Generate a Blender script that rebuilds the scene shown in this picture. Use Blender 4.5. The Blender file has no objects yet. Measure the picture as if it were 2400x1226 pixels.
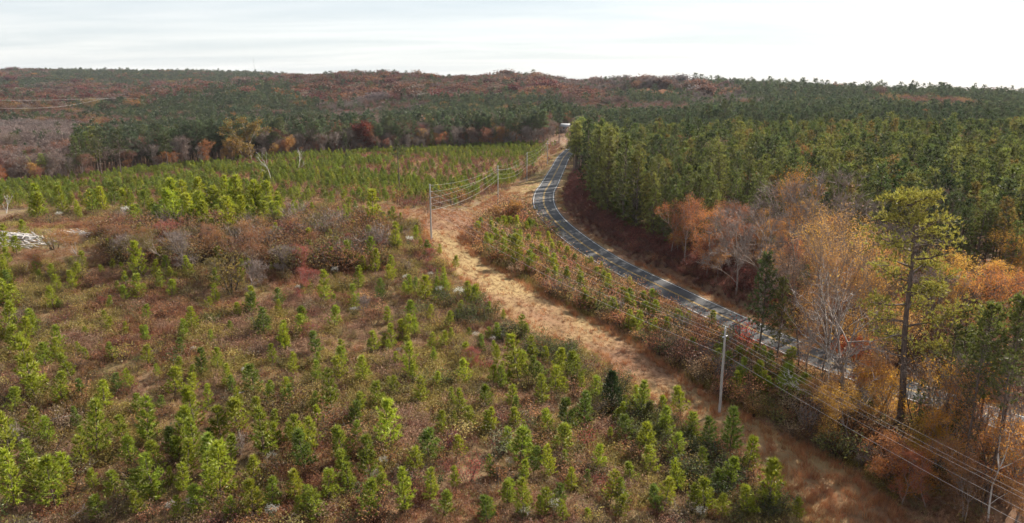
import bpy, math, random
import numpy as np
from mathutils import Vector, Matrix

R = math.radians
random.seed(7)
rng = np.random.default_rng(11)
scene = bpy.context.scene
C = scene.collection

# ------------------------------------------------------------------ camera
CAM_Z = 40.0
PITCH = R(13.9)
cam_data = bpy.data.cameras.new('camera')
cam = bpy.data.objects.new('camera', cam_data)
C.objects.link(cam)
cam.location = (0, 0, CAM_Z)
cam.rotation_euler = (math.pi / 2 - PITCH, 0, 0)
cam_data.sensor_width = 36.0
cam_data.lens = 36.0 / (2 * 0.70)
cam_data.clip_start = 0.5
cam_data.clip_end = 12000
scene.camera = cam

# ------------------------------------------------------------------ world, sun, exposure
SUN_AZ = R(47)      # measured from straight ahead (+Y) towards +X
SUN_EL = R(33)
world = bpy.data.worlds.new('World')
scene.world = world
world.use_nodes = True
wn, wl = world.node_tree.nodes, world.node_tree.links
wn.clear()
w_out = wn.new('ShaderNodeOutputWorld')
w_bg = wn.new('ShaderNodeBackground')
w_bg.inputs['Strength'].default_value = 0.062
sky = wn.new('ShaderNodeTexSky')
sky.sky_type = 'NISHITA'
sky.sun_disc = False
sky.sun_elevation = SUN_EL
sky.sun_rotation = SUN_AZ
sky.altitude = 150
sky.air_density = 1.0
sky.dust_density = 0.5
sky.ozone_density = 1.0
# thin high cloud drawn out in streaks, all round the sky
tc = wn.new('ShaderNodeTexCoord')
sep = wn.new('ShaderNodeSeparateXYZ')
wl.new(tc.outputs['Generated'], sep.inputs[0])
def wmath(op, a, b=None, c=None):
    n = wn.new('ShaderNodeMath'); n.operation = op
    for i, v in enumerate((a, b, c)):
        if v is None: continue
        if isinstance(v, (int, float)): n.inputs[i].default_value = v
        else: wl.new(v, n.inputs[i])
    return n.outputs[0]
zz = wmath('ADD', wmath('MAXIMUM', sep.outputs[2], 0.0), 0.09)
cx = wmath('DIVIDE', sep.outputs[0], zz)
cy = wmath('DIVIDE', sep.outputs[1], zz)
comb = wn.new('ShaderNodeCombineXYZ')
wl.new(cx, comb.inputs[0]); wl.new(cy, comb.inputs[1])
mp = wn.new('ShaderNodeMapping')
mp.inputs['Rotation'].default_value = (0, 0, R(18))
mp.inputs['Scale'].default_value = (0.34, 0.95, 1)
wl.new(comb.outputs[0], mp.inputs[0])
nz = wn.new('ShaderNodeTexNoise')
nz.inputs['Scale'].default_value = 1.1
nz.inputs['Detail'].default_value = 6
nz.inputs['Roughness'].default_value = 0.55
nz.inputs['Distortion'].default_value = 0.35
wl.new(mp.outputs[0], nz.inputs['Vector'])
ramp = wn.new('ShaderNodeValToRGB')
ramp.color_ramp.elements[0].position = 0.38
ramp.color_ramp.elements[0].color = (6.1, 6.55, 6.95, 1)
ramp.color_ramp.elements[1].position = 0.62
ramp.color_ramp.elements[1].color = (7.8, 7.9, 8.0, 1)
wl.new(nz.outputs[0], ramp.inputs[0])
mixw = wn.new('ShaderNodeMixRGB')
# the veil is thicker along the slanting path near the horizon
veil = wmath('SUBTRACT', 0.80, wmath('MULTIPLY', wmath('MAXIMUM', sep.outputs[2], 0.0), 0.45))
wl.new(veil, mixw.inputs[0])
wl.new(ramp.outputs[0], mixw.inputs[2])
wl.new(sky.outputs[0], mixw.inputs[1])
wl.new(mixw.outputs[0], w_bg.inputs[0])
wl.new(w_bg.outputs[0], w_out.inputs[0])

sun_data = bpy.data.lights.new('sun', 'SUN')
sun_data.energy = 5.0
sun_data.angle = R(0.6)
sun_data.color = (1.0, 0.90, 0.77)
sun = bpy.data.objects.new('sun', sun_data)
C.objects.link(sun)
sd = Vector((math.sin(SUN_AZ) * math.cos(SUN_EL), math.cos(SUN_AZ) * math.cos(SUN_EL), math.sin(SUN_EL)))
sun.rotation_euler = sd.to_track_quat('Z', 'Y').to_euler()
sun.location = (60, 60, 120)

scene.view_settings.view_transform = 'Standard'
scene.view_settings.look = 'None'
scene.view_settings.gamma = 1.0
scene.view_settings.use_curve_mapping = False
scene.view_settings.exposure = 1.08
scene.cycles.max_bounces = 4
scene.cycles.diffuse_bounces = 2
scene.cycles.glossy_bounces = 2
scene.cycles.transmission_bounces = 2
scene.cycles.volume_bounces = 0
scene.cycles.transparent_max_bounces = 4
scene.cycles.use_denoising = True
scene.cycles.denoiser = 'OPENIMAGEDENOISE'
scene.cycles.denoising_input_passes = 'RGB_ALBEDO_NORMAL'
scene.cycles.denoising_prefilter = 'ACCURATE'
scene.cycles.use_adaptive_sampling = True
scene.cycles.adaptive_threshold = 0.02
scene.cycles.adaptive_min_samples = 24
scene.cycles.sample_clamp_indirect = 4.0

# ------------------------------------------------------------------ small maths
CT, ST = math.cos(PITCH), math.sin(PITCH)
F = 1200 / 0.70
def project(x, y, z):
    """place in the photograph (2400 wide) of a point; used for choosing species and for labels"""
    dz = z - CAM_Z
    d = y * CT - dz * ST
    v = y * ST + dz * CT
    d = np.where(np.abs(d) < 1e-3, 1e-3, d)
    return 1200 + F * x / d, 613 - F * v / d, d
def slope_of(py):
    return math.tan(PITCH + math.atan((py - 613) / F))

def hash2(ix, iy, seed):
    h = (ix.astype(np.int64) * 374761393 + iy.astype(np.int64) * 668265263 + seed * 982451653) & 0x7fffffff
    h = ((h ^ (h >> 13)) * 1274126177) & 0x7fffffff
    h = h ^ (h >> 16)
    return (h & 0xffff) / 65535.0
def vnoise(x, y, scale, seed=0, octaves=3):
    x = np.asarray(x, float) / scale; y = np.asarray(y, float) / scale
    tot = 0; amp = 1.0; s = 0
    for o in range(octaves):
        ix = np.floor(x); iy = np.floor(y); fx = x - ix; fy = y - iy
        fx = fx * fx * (3 - 2 * fx); fy = fy * fy * (3 - 2 * fy)
        a = hash2(ix, iy, seed + o); b = hash2(ix + 1, iy, seed + o)
        c = hash2(ix, iy + 1, seed + o); d = hash2(ix + 1, iy + 1, seed + o)
        s = s + amp * ((a * (1 - fx) + b * fx) * (1 - fy) + (c * (1 - fx) + d * fx) * fy)
        tot += amp; amp *= 0.5; x = x * 2.03 + 17.1; y = y * 2.03 + 5.7
    return s / tot
def sstep(a, b, t):
    t = np.clip((t - a) / (b - a), 0, 1)
    return t * t * (3 - 2 * t)

# ------------------------------------------------------------------ lie of the land
ROAD = np.array([(110, 48, -5.0), (84, 62, -3.2), (62, 83, -1.2), (47, 99, 0.0), (37, 116, 1.0), (28.8, 132, 2.0), (19.6, 153, 3.0), (12.2, 183, 4.0),
                 (9.4, 206, 5.0), (10.5, 235, 4.6), (13.6, 263, 3.8), (21, 330, 2.2), (28, 388, 1.6), (40, 450, 1.6), (60, 520, 2.0)], float)
CP = [(-40, 51, 6), (0, 54, 4), (-90, 50, 7), (-30, 80, 8), (-70, 90, 9), (-90, 131, 11), (-15.7, 139, 10), (-60, 165, 9.6), (-130, 120, 10),
      (-130, 175, 7.5), (0, 115, 6), (-10, 140, 9), (-8, 165, 8.5), (-5, 210, 5.2), (6, 285, 1.6), (17, 347, 1.2), (33, 451, 2), (25.8, 84, 0),
      (12, 98, 2.2), (12, 70, 1.2), (40, 66, -4), (67, 29, -10), (20, 40, -1.5), (0, 20, 3), (-40, 10, 6), (40, 0, -7), (90, 10, -8), (0, -100, 5), (-150, 0, 8),
      (70, 62, -4), (95, 85, -1), (62, 118, 3), (105, 115, 4), (45, 150, 5), (60, 200, 7), (35, 220, 6.5), (150, 200, 6.5), (40, 290, 5), (100, 400, 7), (300, 400, 8),
      (200, 200, 6), (160, 100, 3), (200, 700, 8),
      (-150, 250, 3.5), (-60, 230, 7), (-60, 300, 4), (-180, 330, -2), (-120, 390, 0), (0, 390, 0.5), (0, 480, 0.5), (-300, 330, -5), (-250, 240, 1), (40, 500, 6.6), (34, 515, 7.0), (70, 470, 4),
      # valley and hills behind
      (-300, 450, -6), (-120, 500, -4), (60, 620, 0), (-200, 650, -6), (-450, 700, -8), (0, 650, -4), (-270, 800, 1), (-600, 900, -6), (-420, 1200, 18), (-300, 1200, 15),
      (-800, 1300, 0), (-1050, 1600, 4), (-600, 1700, 14), (-1900, 2800, 58), (-1500, 2800, 58), (-1000, 2700, 54), (-780, 2400, 38), (-700, 2900, 30),
      (-205, 1000, 2), (-310, 1500, 36), (-200, 1450, 34), (-420, 1500, 26), (-110, 1500, 28), (0, 900, 3), (0, 1600, 34), (60, 1600, 30), (-120, 1650, 30),
      (120, 700, 0), (170, 1000, 15), (185, 1100, 24), (215, 1090, 24), (210, 1000, 15), (150, 900, 3), (220, 880, 4), (230, 1300, 24), (130, 1100, 12), (320, 1000, 14), (270, 750, 7), (390, 1100, 20), (500, 950, 11), (640, 900, 7), (430, 700, 9), (560, 700, 7),
      (900, 900, 4), (800, 500, 6), (500, 400, 6), (400, 150, 4),
      (-300, 2100, 14), (100, 2200, 12), (500, 1700, 2), (900, 1500, -12), (1500, 3000, -75), (1000, 2300, -45), (-1400, 1400, -2), (-900, 900, -6), (-600, 400, -4), (-500, 150, 4),
      (-2500, 2500, 40), (-3000, 1200, 10), (-2500, 4000, 10), (0, 4000, 0), (2500, 4000, -110), (2500, 2000, -45), (2500, 300, 0), (-2500, -300, 5), (2500, -300, 0), (0, -600, 4)]
CP = np.array(CP + [tuple(p) for p in ROAD], float)
WS = 140.0
def warp(x, y):
    return np.stack([np.arcsinh(np.asarray(x, float) / WS), np.arcsinh((np.asarray(y, float) - 100) / WS)], -1)
_wp = warp(CP[:, 0], CP[:, 1])
def _kern(d2):
    return np.sqrt(d2 + 0.02)
_A = _kern(((_wp[:, None] - _wp[None]) ** 2).sum(-1))
_n = len(CP)
_M = np.zeros((_n + 1, _n + 1)); _M[:_n, :_n] = _A - np.eye(_n) * 0.004; _M[:_n, _n] = 1; _M[_n, :_n] = 1
_W = np.linalg.solve(_M, np.append(CP[:, 2], 0))
def catmull(P, n):
    P = np.asarray(P, float); out = []
    Q = np.vstack([2 * P[0] - P[1], P, 2 * P[-1] - P[-2]])
    for i in range(1, len(Q) - 2):
        t = np.linspace(0, 1, n, endpoint=False)[:, None]
        a, b, c, d = Q[i - 1], Q[i], Q[i + 1], Q[i + 2]
        out.append(0.5 * ((2 * b) + (c - a) * t + (2 * a - 5 * b + 4 * c - d) * t ** 2 + (3 * b - a - 3 * c + d) * t ** 3))
    out.append(P[-1:])
    return np.vstack(out)
RC = catmull(ROAD, 10)
def road_dist(x, y):
    """distance to the road's middle, which side (+ = right going away), and its height there"""
    x = np.asarray(x, float).ravel(); y = np.asarray(y, float).ravel()
    best = np.full(x.shape, 1e9); side = np.zeros(x.shape); zr = np.zeros(x.shape)
    for a, b in zip(RC[:-1], RC[1:]):
        ax, ay, az = a; bx, by, bz = b
        dx, dy = bx - ax, by - ay
        t = np.clip(((x - ax) * dx + (y - ay) * dy) / (dx * dx + dy * dy), 0, 1)
        qx, qy = ax + t * dx, ay + t * dy
        d = np.hypot(x - qx, y - qy)
        m = d < best
        best = np.where(m, d, best)
        side = np.where(m, np.sign((x - ax) * dy - (y - ay) * dx), side)
        zr = np.where(m, az + t * (bz - az), zr)
    return best, side, zr
def height(x, y):
    x = np.asarray(x, float); y = np.asarray(y, float); shp = x.shape
    x = x.ravel(); y = y.ravel()
    out = np.empty(x.shape)
    for i in range(0, len(x), 20000):
        w = warp(x[i:i + 20000], y[i:i + 20000])
        out[i:i + 20000] = _kern(((w[:, None] - _wp[None]) ** 2).sum(-1)) @ _W[:_n] + _W[_n]
    out += (vnoise(x, y, 14, 3, 3) - 0.5) * 0.7 * sstep(20, 60, np.hypot(x, y))
    out += (vnoise(x, y, 160, 9, 3) - 0.5) * 9 * sstep(500, 900, np.hypot(x, y))
    m = (np.abs(x) < 160) & (y > 20) & (y < 560)
    if m.any():
        d, s, zr = road_dist(x[m], y[m])
        k = 1 - sstep(4.6, 13, d)
        ditch = -0.45 * np.exp(-((d - 6.6) / 1.1) ** 2)
        bank = np.where(s > 0, 0.9 * np.exp(-((d - 12) / 4.0) ** 2), 0)
        out[m] = out[m] * (1 - k) + (zr - 0.06) * k + ditch + bank
    return out.reshape(shp)
def h1(x, y):
    return float(height(np.array([x]), np.array([y]))[0])
def at(px, py):
    """the spot on the ground that is seen at this pixel of the photograph"""
    u = (px - 1200) / F; v = (613 - py) / F
    d = np.array([u, CT + v * ST, -ST + v * CT])
    t = np.concatenate([np.arange(20, 260, 1.0), np.arange(260, 1200, 4.0), np.arange(1200, 4000, 15.0)])
    z = CAM_Z + d[2] * t
    g = height(d[0] * t, d[1] * t)
    i = np.argmax(z < g)
    if i == 0: i = len(t) - 1
    a, b = t[i - 1], t[i]
    fa = (CAM_Z + d[2] * a) - g[i - 1]; fb = (CAM_Z + d[2] * b) - g[i]
    tt = a + (b - a) * fa / (fa - fb) if fa != fb else b
    return np.array([d[0] * tt, d[1] * tt, CAM_Z + d[2] * tt])
def inside(x, y, poly):
    x = np.asarray(x); y = np.asarray(y); c = np.zeros(x.shape, bool)
    n = len(poly); j = n - 1
    for i in range(n):
        xi, yi = poly[i][0], poly[i][1]; xj, yj = poly[j][0], poly[j][1]
        if yi != yj:
            c ^= ((yi > y) != (yj > y)) & (x < (xj - xi) * (y - yi) / (yj - yi) + xi)
        j = i
    return c

LEFT_PX = [(1870, 1213), (1755, 1112), (1678, 1060), (1590, 1006), (1462, 896), (1385, 832), (1285, 797), (1175, 742), (1105, 684), (1045, 624), (992, 575), (972, 520),
           (830, 500), (838, 486), (1000, 492), (1080, 492), (1110, 486), (1170, 452), (1240, 418), (1285, 388), (1300, 360), (1322, 350)]
RIGHT_PX = [(1322, 366), (1300, 400), (1262, 447), (1250, 480), (1238, 500), (1170, 508), (1112, 538), (1092, 560), (1122, 600), (1205, 648), (1320, 712), (1430, 768), (1516, 818), (1580, 862), (1640, 906),
            (1720, 954), (1828, 1016), (1930, 1064), (2024, 1116), (2130, 1220)]
RIGHT_W = [tuple(at(*p)[:2]) for p in RIGHT_PX]
STRIP = [tuple(at(*p)[:2]) for p in LEFT_PX] + RIGHT_W + [(62, 22), (50, 18)]
EDGE_PX = [(-120, 450), (0, 440), (130, 430), (300, 406), (450, 392), (620, 373), (800, 362), (1000, 352), (1130, 346), (1230, 341), (1300, 337)]
EDGE = np.array([at(*p)[:2] for p in EDGE_PX])
def edge_y(x):
    return np.interp(x, EDGE[:, 0], EDGE[:, 1])

# ------------------------------------------------------------------ materials
def new_mat(name):
    m = bpy.data.materials.new(name)
    m.use_nodes = True
    m.node_tree.nodes.clear()
    return m, m.node_tree.nodes, m.node_tree.links
def leaf_material(name, base, spread=0.35, trans=0.38, gloss=0.03):
    """foliage: the plant's own tint times a leaf-to-leaf variation, part of the light passing through"""
    m, n, l = new_mat(name)
    out = n.new('ShaderNodeOutputMaterial')
    att = n.new('ShaderNodeAttribute'); att.attribute_type = 'INSTANCER'; att.attribute_name = 'tint'
    var = n.new('ShaderNodeAttribute'); var.attribute_type = 'GEOMETRY'; var.attribute_name = 'var'
    mul = n.new('ShaderNodeMixRGB'); mul.blend_type = 'MULTIPLY'; mul.inputs[0].default_value = 1
    mul.inputs[2].default_value = (*base, 1)
    l.new(att.outputs['Color'], mul.inputs[1])
    hsv = n.new('ShaderNodeHueSaturation')
    mr = n.new('ShaderNodeMapRange'); mr.inputs['To Min'].default_value = 1 - spread; mr.inputs['To Max'].default_value = 1 + spread
    l.new(var.outputs['Fac'], mr.inputs['Value'])
    mh = n.new('ShaderNodeMapRange'); mh.inputs['To Min'].default_value = 0.485; mh.inputs['To Max'].default_value = 0.515
    l.new(var.outputs['Fac'], mh.inputs['Value'])
    l.new(mr.outputs[0], hsv.inputs['Value']); l.new(mh.outputs[0], hsv.inputs['Hue'])
    l.new(mul.outputs[0], hsv.inputs['Color'])
    dif = n.new('ShaderNodeBsdfDiffuse'); tra = n.new('ShaderNodeBsdfTranslucent')
    l.new(hsv.outputs[0], dif.inputs[0]); l.new(hsv.outputs[0], tra.inputs[0])
    mx = n.new('ShaderNodeMixShader'); mx.inputs[0].default_value = trans
    l.new(dif.outputs[0], mx.inputs[1]); l.new(tra.outputs[0], mx.inputs[2])
    if gloss:
        gl = n.new('ShaderNodeBsdfGlossy'); gl.inputs['Roughness'].default_value = 0.5
        gl.inputs[0].default_value = (0.8, 0.8, 0.8, 1)
        m2 = n.new('ShaderNodeMixShader'); m2.inputs[0].default_value = gloss
        l.new(mx.outputs[0], m2.inputs[1]); l.new(gl.outputs[0], m2.inputs[2])
        l.new(m2.outputs[0], out.inputs[0])
    else:
        l.new(mx.outputs[0], out.inputs[0])
    return m
def rough_material(name, c1, c2, scale=3.0, rough=0.9, stretch=(1, 1, 1), bump=0.0, coord='Object', c3=None, scale3=0.2):
    m, n, l = new_mat(name)
    out = n.new('ShaderNodeOutputMaterial'); b = n.new('ShaderNodeBsdfPrincipled')
    b.inputs['Roughness'].default_value = rough
    b.inputs['Specular IOR Level'].default_value = 0.25
    t = n.new('ShaderNodeTexCoord'); mp = n.new('ShaderNodeMapping'); mp.inputs['Scale'].default_value = stretch
    l.new(t.outputs[coord], mp.inputs[0])
    nz = n.new('ShaderNodeTexNoise'); nz.inputs['Scale'].default_value = scale; nz.inputs['Detail'].default_value = 8; nz.inputs['Roughness'].default_value = 0.65
    l.new(mp.outputs[0], nz.inputs['Vector'])
    r = n.new('ShaderNodeValToRGB')
    r.color_ramp.elements[0].position = 0.33; r.color_ramp.elements[0].color = (*c1, 1)
    r.color_ramp.elements[1].position = 0.67; r.color_ramp.elements[1].color = (*c2, 1)
    l.new(nz.outputs[0], r.inputs[0])
    col = r.outputs[0]
    if c3 is not None:
        n3 = n.new('ShaderNodeTexNoise'); n3.inputs['Scale'].default_value = scale3; n3.inputs['Detail'].default_value = 4
        l.new(t.outputs[coord], n3.inputs['Vector'])
        r3 = n.new('ShaderNodeValToRGB'); r3.color_ramp.elements[0].position = 0.42; r3.color_ramp.elements[1].position = 0.62
        l.new(n3.outputs[0], r3.inputs[0])
        mx = n.new('ShaderNodeMixRGB'); mx.inputs[2].default_value = (*c3, 1)
        l.new(r3.outputs[0], mx.inputs[0]); l.new(col, mx.inputs[1])
        col = mx.outputs[0]
    l.new(col, b.inputs['Base Color'])
    if bump:
        bp = n.new('ShaderNodeBump'); bp.inputs['Strength'].default_value = bump; bp.inputs['Distance'].default_value = 0.1
        l.new(nz.outputs[0], bp.inputs['Height']); l.new(bp.outputs[0], b.inputs['Normal'])
    l.new(b.outputs[0], out.inputs[0])
    return m
M = {}
M['leaf'] = leaf_material('leaf', (1.22, 1.2, 1.15), 0.34, 0.55, 0.02)
M['needle'] = leaf_material('needle', (1.25, 1.2, 1.1), 0.42, 0.45, 0.04)
M['grass'] = leaf_material('dry_grass', (1, 1, 1), 0.30, 0.30, 0.02)
M['fluff'] = leaf_material('seed_fluff', (1, 1, 1), 0.15, 0.40, 0.0)
M['bark'] = rough_material('bark', (0.055, 0.04, 0.032), (0.13, 0.10, 0.082), 4, 0.95, (2, 2, 0.4), 0.5)
M['pine_bark'] = rough_material('pine_bark', (0.075, 0.056, 0.048), (0.19, 0.145, 0.125), 3, 0.95, (2, 2, 0.5), 0.6)
M['grey_bark'] = rough_material('grey_bark', (0.19, 0.15, 0.13), (0.34, 0.28, 0.245), 4, 0.95, (2, 2, 0.4), 0.4)
M['twig_bark'] = rough_material('twig_bark', (0.18, 0.138, 0.125), (0.30, 0.235, 0.21), 4, 0.95, (2, 2, 0.4), 0.3)
M['pale_bark'] = rough_material('pale_bark', (0.45, 0.42, 0.39), (0.74, 0.71, 0.67), 3, 0.9, (2, 2, 0.4), 0.3)
M['dead_wood'] = rough_material('weathered_wood', (0.36, 0.33, 0.31), (0.72, 0.69, 0.66), 2.5, 0.9, (1, 6, 6), 0.3)
M['pole_wood'] = rough_material('pole_wood', (0.30, 0.275, 0.25), (0.46, 0.43, 0.40), 5, 0.9, (3, 3, 0.3), 0.3)
M['wire'] = rough_material('aluminium_wire', (0.45, 0.44, 0.42), (0.6, 0.58, 0.56), 4, 0.45)
M['porcelain'] = rough_material('porcelain', (0.6, 0.6, 0.6), (0.75, 0.75, 0.74), 4, 0.3)
M['galvanised'] = rough_material('galvanised_steel', (0.3, 0.3, 0.31), (0.42, 0.42, 0.43), 6, 0.5)
M['ground'] = rough_material('clearing_soil', (0.10, 0.06, 0.035), (0.26, 0.175, 0.10), 0.9, 1.0, (1, 1, 1), 0.6, c3=(0.17, 0.125, 0.055), scale3=0.09)
M['strip'] = rough_material('mown_dry_grass', (0.165, 0.09, 0.05), (0.27, 0.15, 0.085), 0.55, 1.0, (1, 1, 1), 0.5, c3=(0.31, 0.22, 0.10), scale3=0.05)
M['forest_floor'] = rough_material('leaf_litter', (0.10, 0.05, 0.03), (0.25, 0.135, 0.075), 1.2, 1.0, (1, 1, 1), 0.5, c3=(0.2, 0.13, 0.08), scale3=0.1)
M['asphalt'] = rough_material('asphalt', (0.052, 0.054, 0.058), (0.082, 0.083, 0.087), 1.6, 0.85, (1, 1, 1), 0.1, c3=(0.085, 0.085, 0.085), scale3=0.12)
M['white_line'] = rough_material('white_road_paint', (0.55, 0.55, 0.53), (0.78, 0.78, 0.76), 2.5, 0.6)
M['yellow_line'] = rough_material('yellow_road_paint', (0.50, 0.30, 0.06), (0.62, 0.40, 0.09), 2.5, 0.6)
M['roof_metal'] = rough_material('grey_roof', (0.36, 0.37, 0.385), (0.5, 0.51, 0.525), 1.5, 0.5, (1, 1, 1))
M['siding'] = rough_material('pale_siding', (0.30, 0.30, 0.29), (0.38, 0.38, 0.37), 1.5, 0.7)
M['window_glass'] = rough_material('window_glass', (0.02, 0.025, 0.03), (0.04, 0.045, 0.05), 1, 0.15)
M['dark_trim'] = rough_material('dark_trim', (0.1, 0.09, 0.08), (0.16, 0.14, 0.13), 3, 0.7)

# ------------------------------------------------------------------ mesh building
class MB:
    """collects blades, leaves and tubes; build() makes one mesh"""
    def __init__(s):
        s.v = []; s.f3 = []; s.f4 = []; s.var3 = []; s.var4 = []; s.m3 = []; s.m4 = []; s.n = 0
    def tris(s, A, B, Cc, var, mat=0):
        k = len(A)
        s.v.append(np.stack([A, B, Cc], 1).reshape(-1, 3))
        s.f3.append(np.arange(3 * k).reshape(-1, 3) + s.n); s.n += 3 * k
        s.var3.append(np.broadcast_to(var, (k,))); s.m3.append(np.full(k, mat))
    def quads(s, A, B, Cc, D, var, mat=0):
        k = len(A)
        s.v.append(np.stack([A, B, Cc, D], 1).reshape(-1, 3))
        s.f4.append(np.arange(4 * k).reshape(-1, 4) + s.n); s.n += 4 * k
        s.var4.append(np.broadcast_to(var, (k,))); s.m4.append(np.full(k, mat))
    def blades(s, P, D, L, W, var, mat=0, g=None):
        """thin needles or grass blades from P along D"""
        g = g or rng
        side = np.cross(D, g.normal(size=P.shape)); side /= np.linalg.norm(side, axis=1, keepdims=True) + 1e-9
        L = np.broadcast_to(L, (len(P),))[:, None]; W = np.broadcast_to(W, (len(P),))[:, None]
        s.tris(P - side * W * 0.5, P + side * W * 0.5, P + D * L, var, mat)
    def leaves(s, P, L, var, mat=0, up=0.35, g=None, ratio=0.62):
        """diamond leaves centred near P, turned at random, leaning flat by `up`"""
        g = g or rng
        k = len(P)
        a = g.normal(size=(k, 3)); a[:, 2] *= (1 - up); a /= np.linalg.norm(a, axis=1, keepdims=True) + 1e-9
        b = np.cross(a, g.normal(size=(k, 3))); b /= np.linalg.norm(b, axis=1, keepdims=True) + 1e-9
        L = np.broadcast_to(L, (k,))[:, None]
        s.quads(P - a * L * 0.5, P + b * L * 0.5 * ratio, P + a * L * 0.5, P - b * L * 0.5 * ratio, var, mat)
    def tube(s, pts, rad, sides=4, mat=0, var=0.5, cap=False):
        pts = np.asarray(pts, float); k = len(pts)
        rad = np.broadcast_to(rad, (k,))
        t = np.gradient(pts, axis=0); t /= np.linalg.norm(t, axis=1, keepdims=True) + 1e-9
        ref = np.array([1.0, 0, 0]) if abs(t[0, 0]) < 0.8 else np.array([0, 1.0, 0])
        a = np.cross(t, ref); a /= np.linalg.norm(a, axis=1, keepdims=True) + 1e-9
        b = np.cross(t, a)
        ang = np.arange(sides) * 2 * math.pi / sides
        ring = pts[:, None] + rad[:, None, None] * (np.cos(ang)[None, :, None] * a[:, None] + np.sin(ang)[None, :, None] * b[:, None])
        s.v.append(ring.reshape(-1, 3))
        i = np.arange(k - 1)[:, None] * sides; j = np.arange(sides)[None]
        j2 = (j + 1) % sides
        q = np.stack([i + j, i + j2, i + sides + j2, i + sides + j], -1).reshape(-1, 4) + s.n
        s.f4.append(q); s.var4.append(np.full(len(q), var)); s.m4.append(np.full(len(q), mat))
        if cap:
            for e in (0, k - 1):
                base = s.n + e * sides
                if sides == 4:
                    s.f4.append(np.array([[base, base + 1, base + 2, base + 3]])); s.var4.append(np.array([var])); s.m4.append(np.array([mat]))
                else:
                    tr = np.array([[base, base + jj, base + jj + 1] for jj in range(1, sides - 1)])
                    s.f3.append(tr); s.var3.append(np.full(len(tr), var)); s.m3.append(np.full(len(tr), mat))
        s.n += k * sides
    def box(s, c, size, mat=0, rot=None):
        c = np.asarray(c, float); hx, hy, hz = np.asarray(size, float) / 2
        P = np.array([(sx * hx, sy * hy, sz * hz) for sz in (-1, 1) for sx, sy in ((-1, -1), (1, -1), (1, 1), (-1, 1))])
        if rot is not None: P = P @ np.asarray(rot).T
        s.v.append(P + c)
        fs = np.array([(0, 3, 2, 1), (4, 5, 6, 7), (0, 1, 5, 4), (1, 2, 6, 5), (2, 3, 7, 6), (3, 0, 4, 7)]) + s.n
        s.f4.append(fs); s.var4.append(np.full(6, 0.5)); s.m4.append(np.full(6, mat)); s.n += 8
    def add(s, o, mat=None):
        off = s.n
        s.v += o.v; s.n += o.n
        s.f3 += [f + off for f in o.f3]; s.f4 += [f + off for f in o.f4]
        s.var3 += o.var3; s.var4 += o.var4
        s.m3 += [np.full(len(f), mat) if mat is not None else m for f, m in zip(o.f3, o.m3)]
        s.m4 += [np.full(len(f), mat) if mat is not None else m for f, m in zip(o.f4, o.m4)]
    def build(s, name, mats, smooth=False):
        v = np.vstack(s.v).astype(np.float32)
        f3 = np.vstack(s.f3) if s.f3 else np.zeros((0, 3), int)
        f4 = np.vstack(s.f4) if s.f4 else np.zeros((0, 4), int)
        me = bpy.data.meshes.new(name)
        me.vertices.add(len(v)); me.vertices.foreach_set('co', v.ravel())
        nl = f3.size + f4.size
        me.loops.add(nl); me.loops.foreach_set('vertex_index', np.concatenate([f3.ravel(), f4.ravel()]).astype(np.int32))
        npoly = len(f3) + len(f4)
        me.polygons.add(npoly)
        st = np.concatenate([np.arange(len(f3)) * 3, f3.size + np.arange(len(f4)) * 4]).astype(np.int32)
        me.polygons.foreach_set('loop_start', st)
        mi = np.concatenate([np.concatenate(s.m3) if s.m3 else [], np.concatenate(s.m4) if s.m4 else []]).astype(np.int32)
        for m in (mats if isinstance(mats, (list, tuple)) else [mats]): me.materials.append(M[m])
        me.polygons.foreach_set('material_index', mi)
        a = me.attributes.new('var', 'FLOAT', 'FACE')
        a.data.foreach_set('value', np.concatenate([np.concatenate(s.var3) if s.var3 else [], np.concatenate(s.var4) if s.var4 else []]).astype(np.float32))
        if smooth: me.polygons.foreach_set('use_smooth', np.ones(npoly, bool))
        me.update(calc_edges=True)
        return me
def unit(a):
    a = np.asarray(a, float)
    return a / (np.linalg.norm(a, axis=-1, keepdims=True) + 1e-9)

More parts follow.
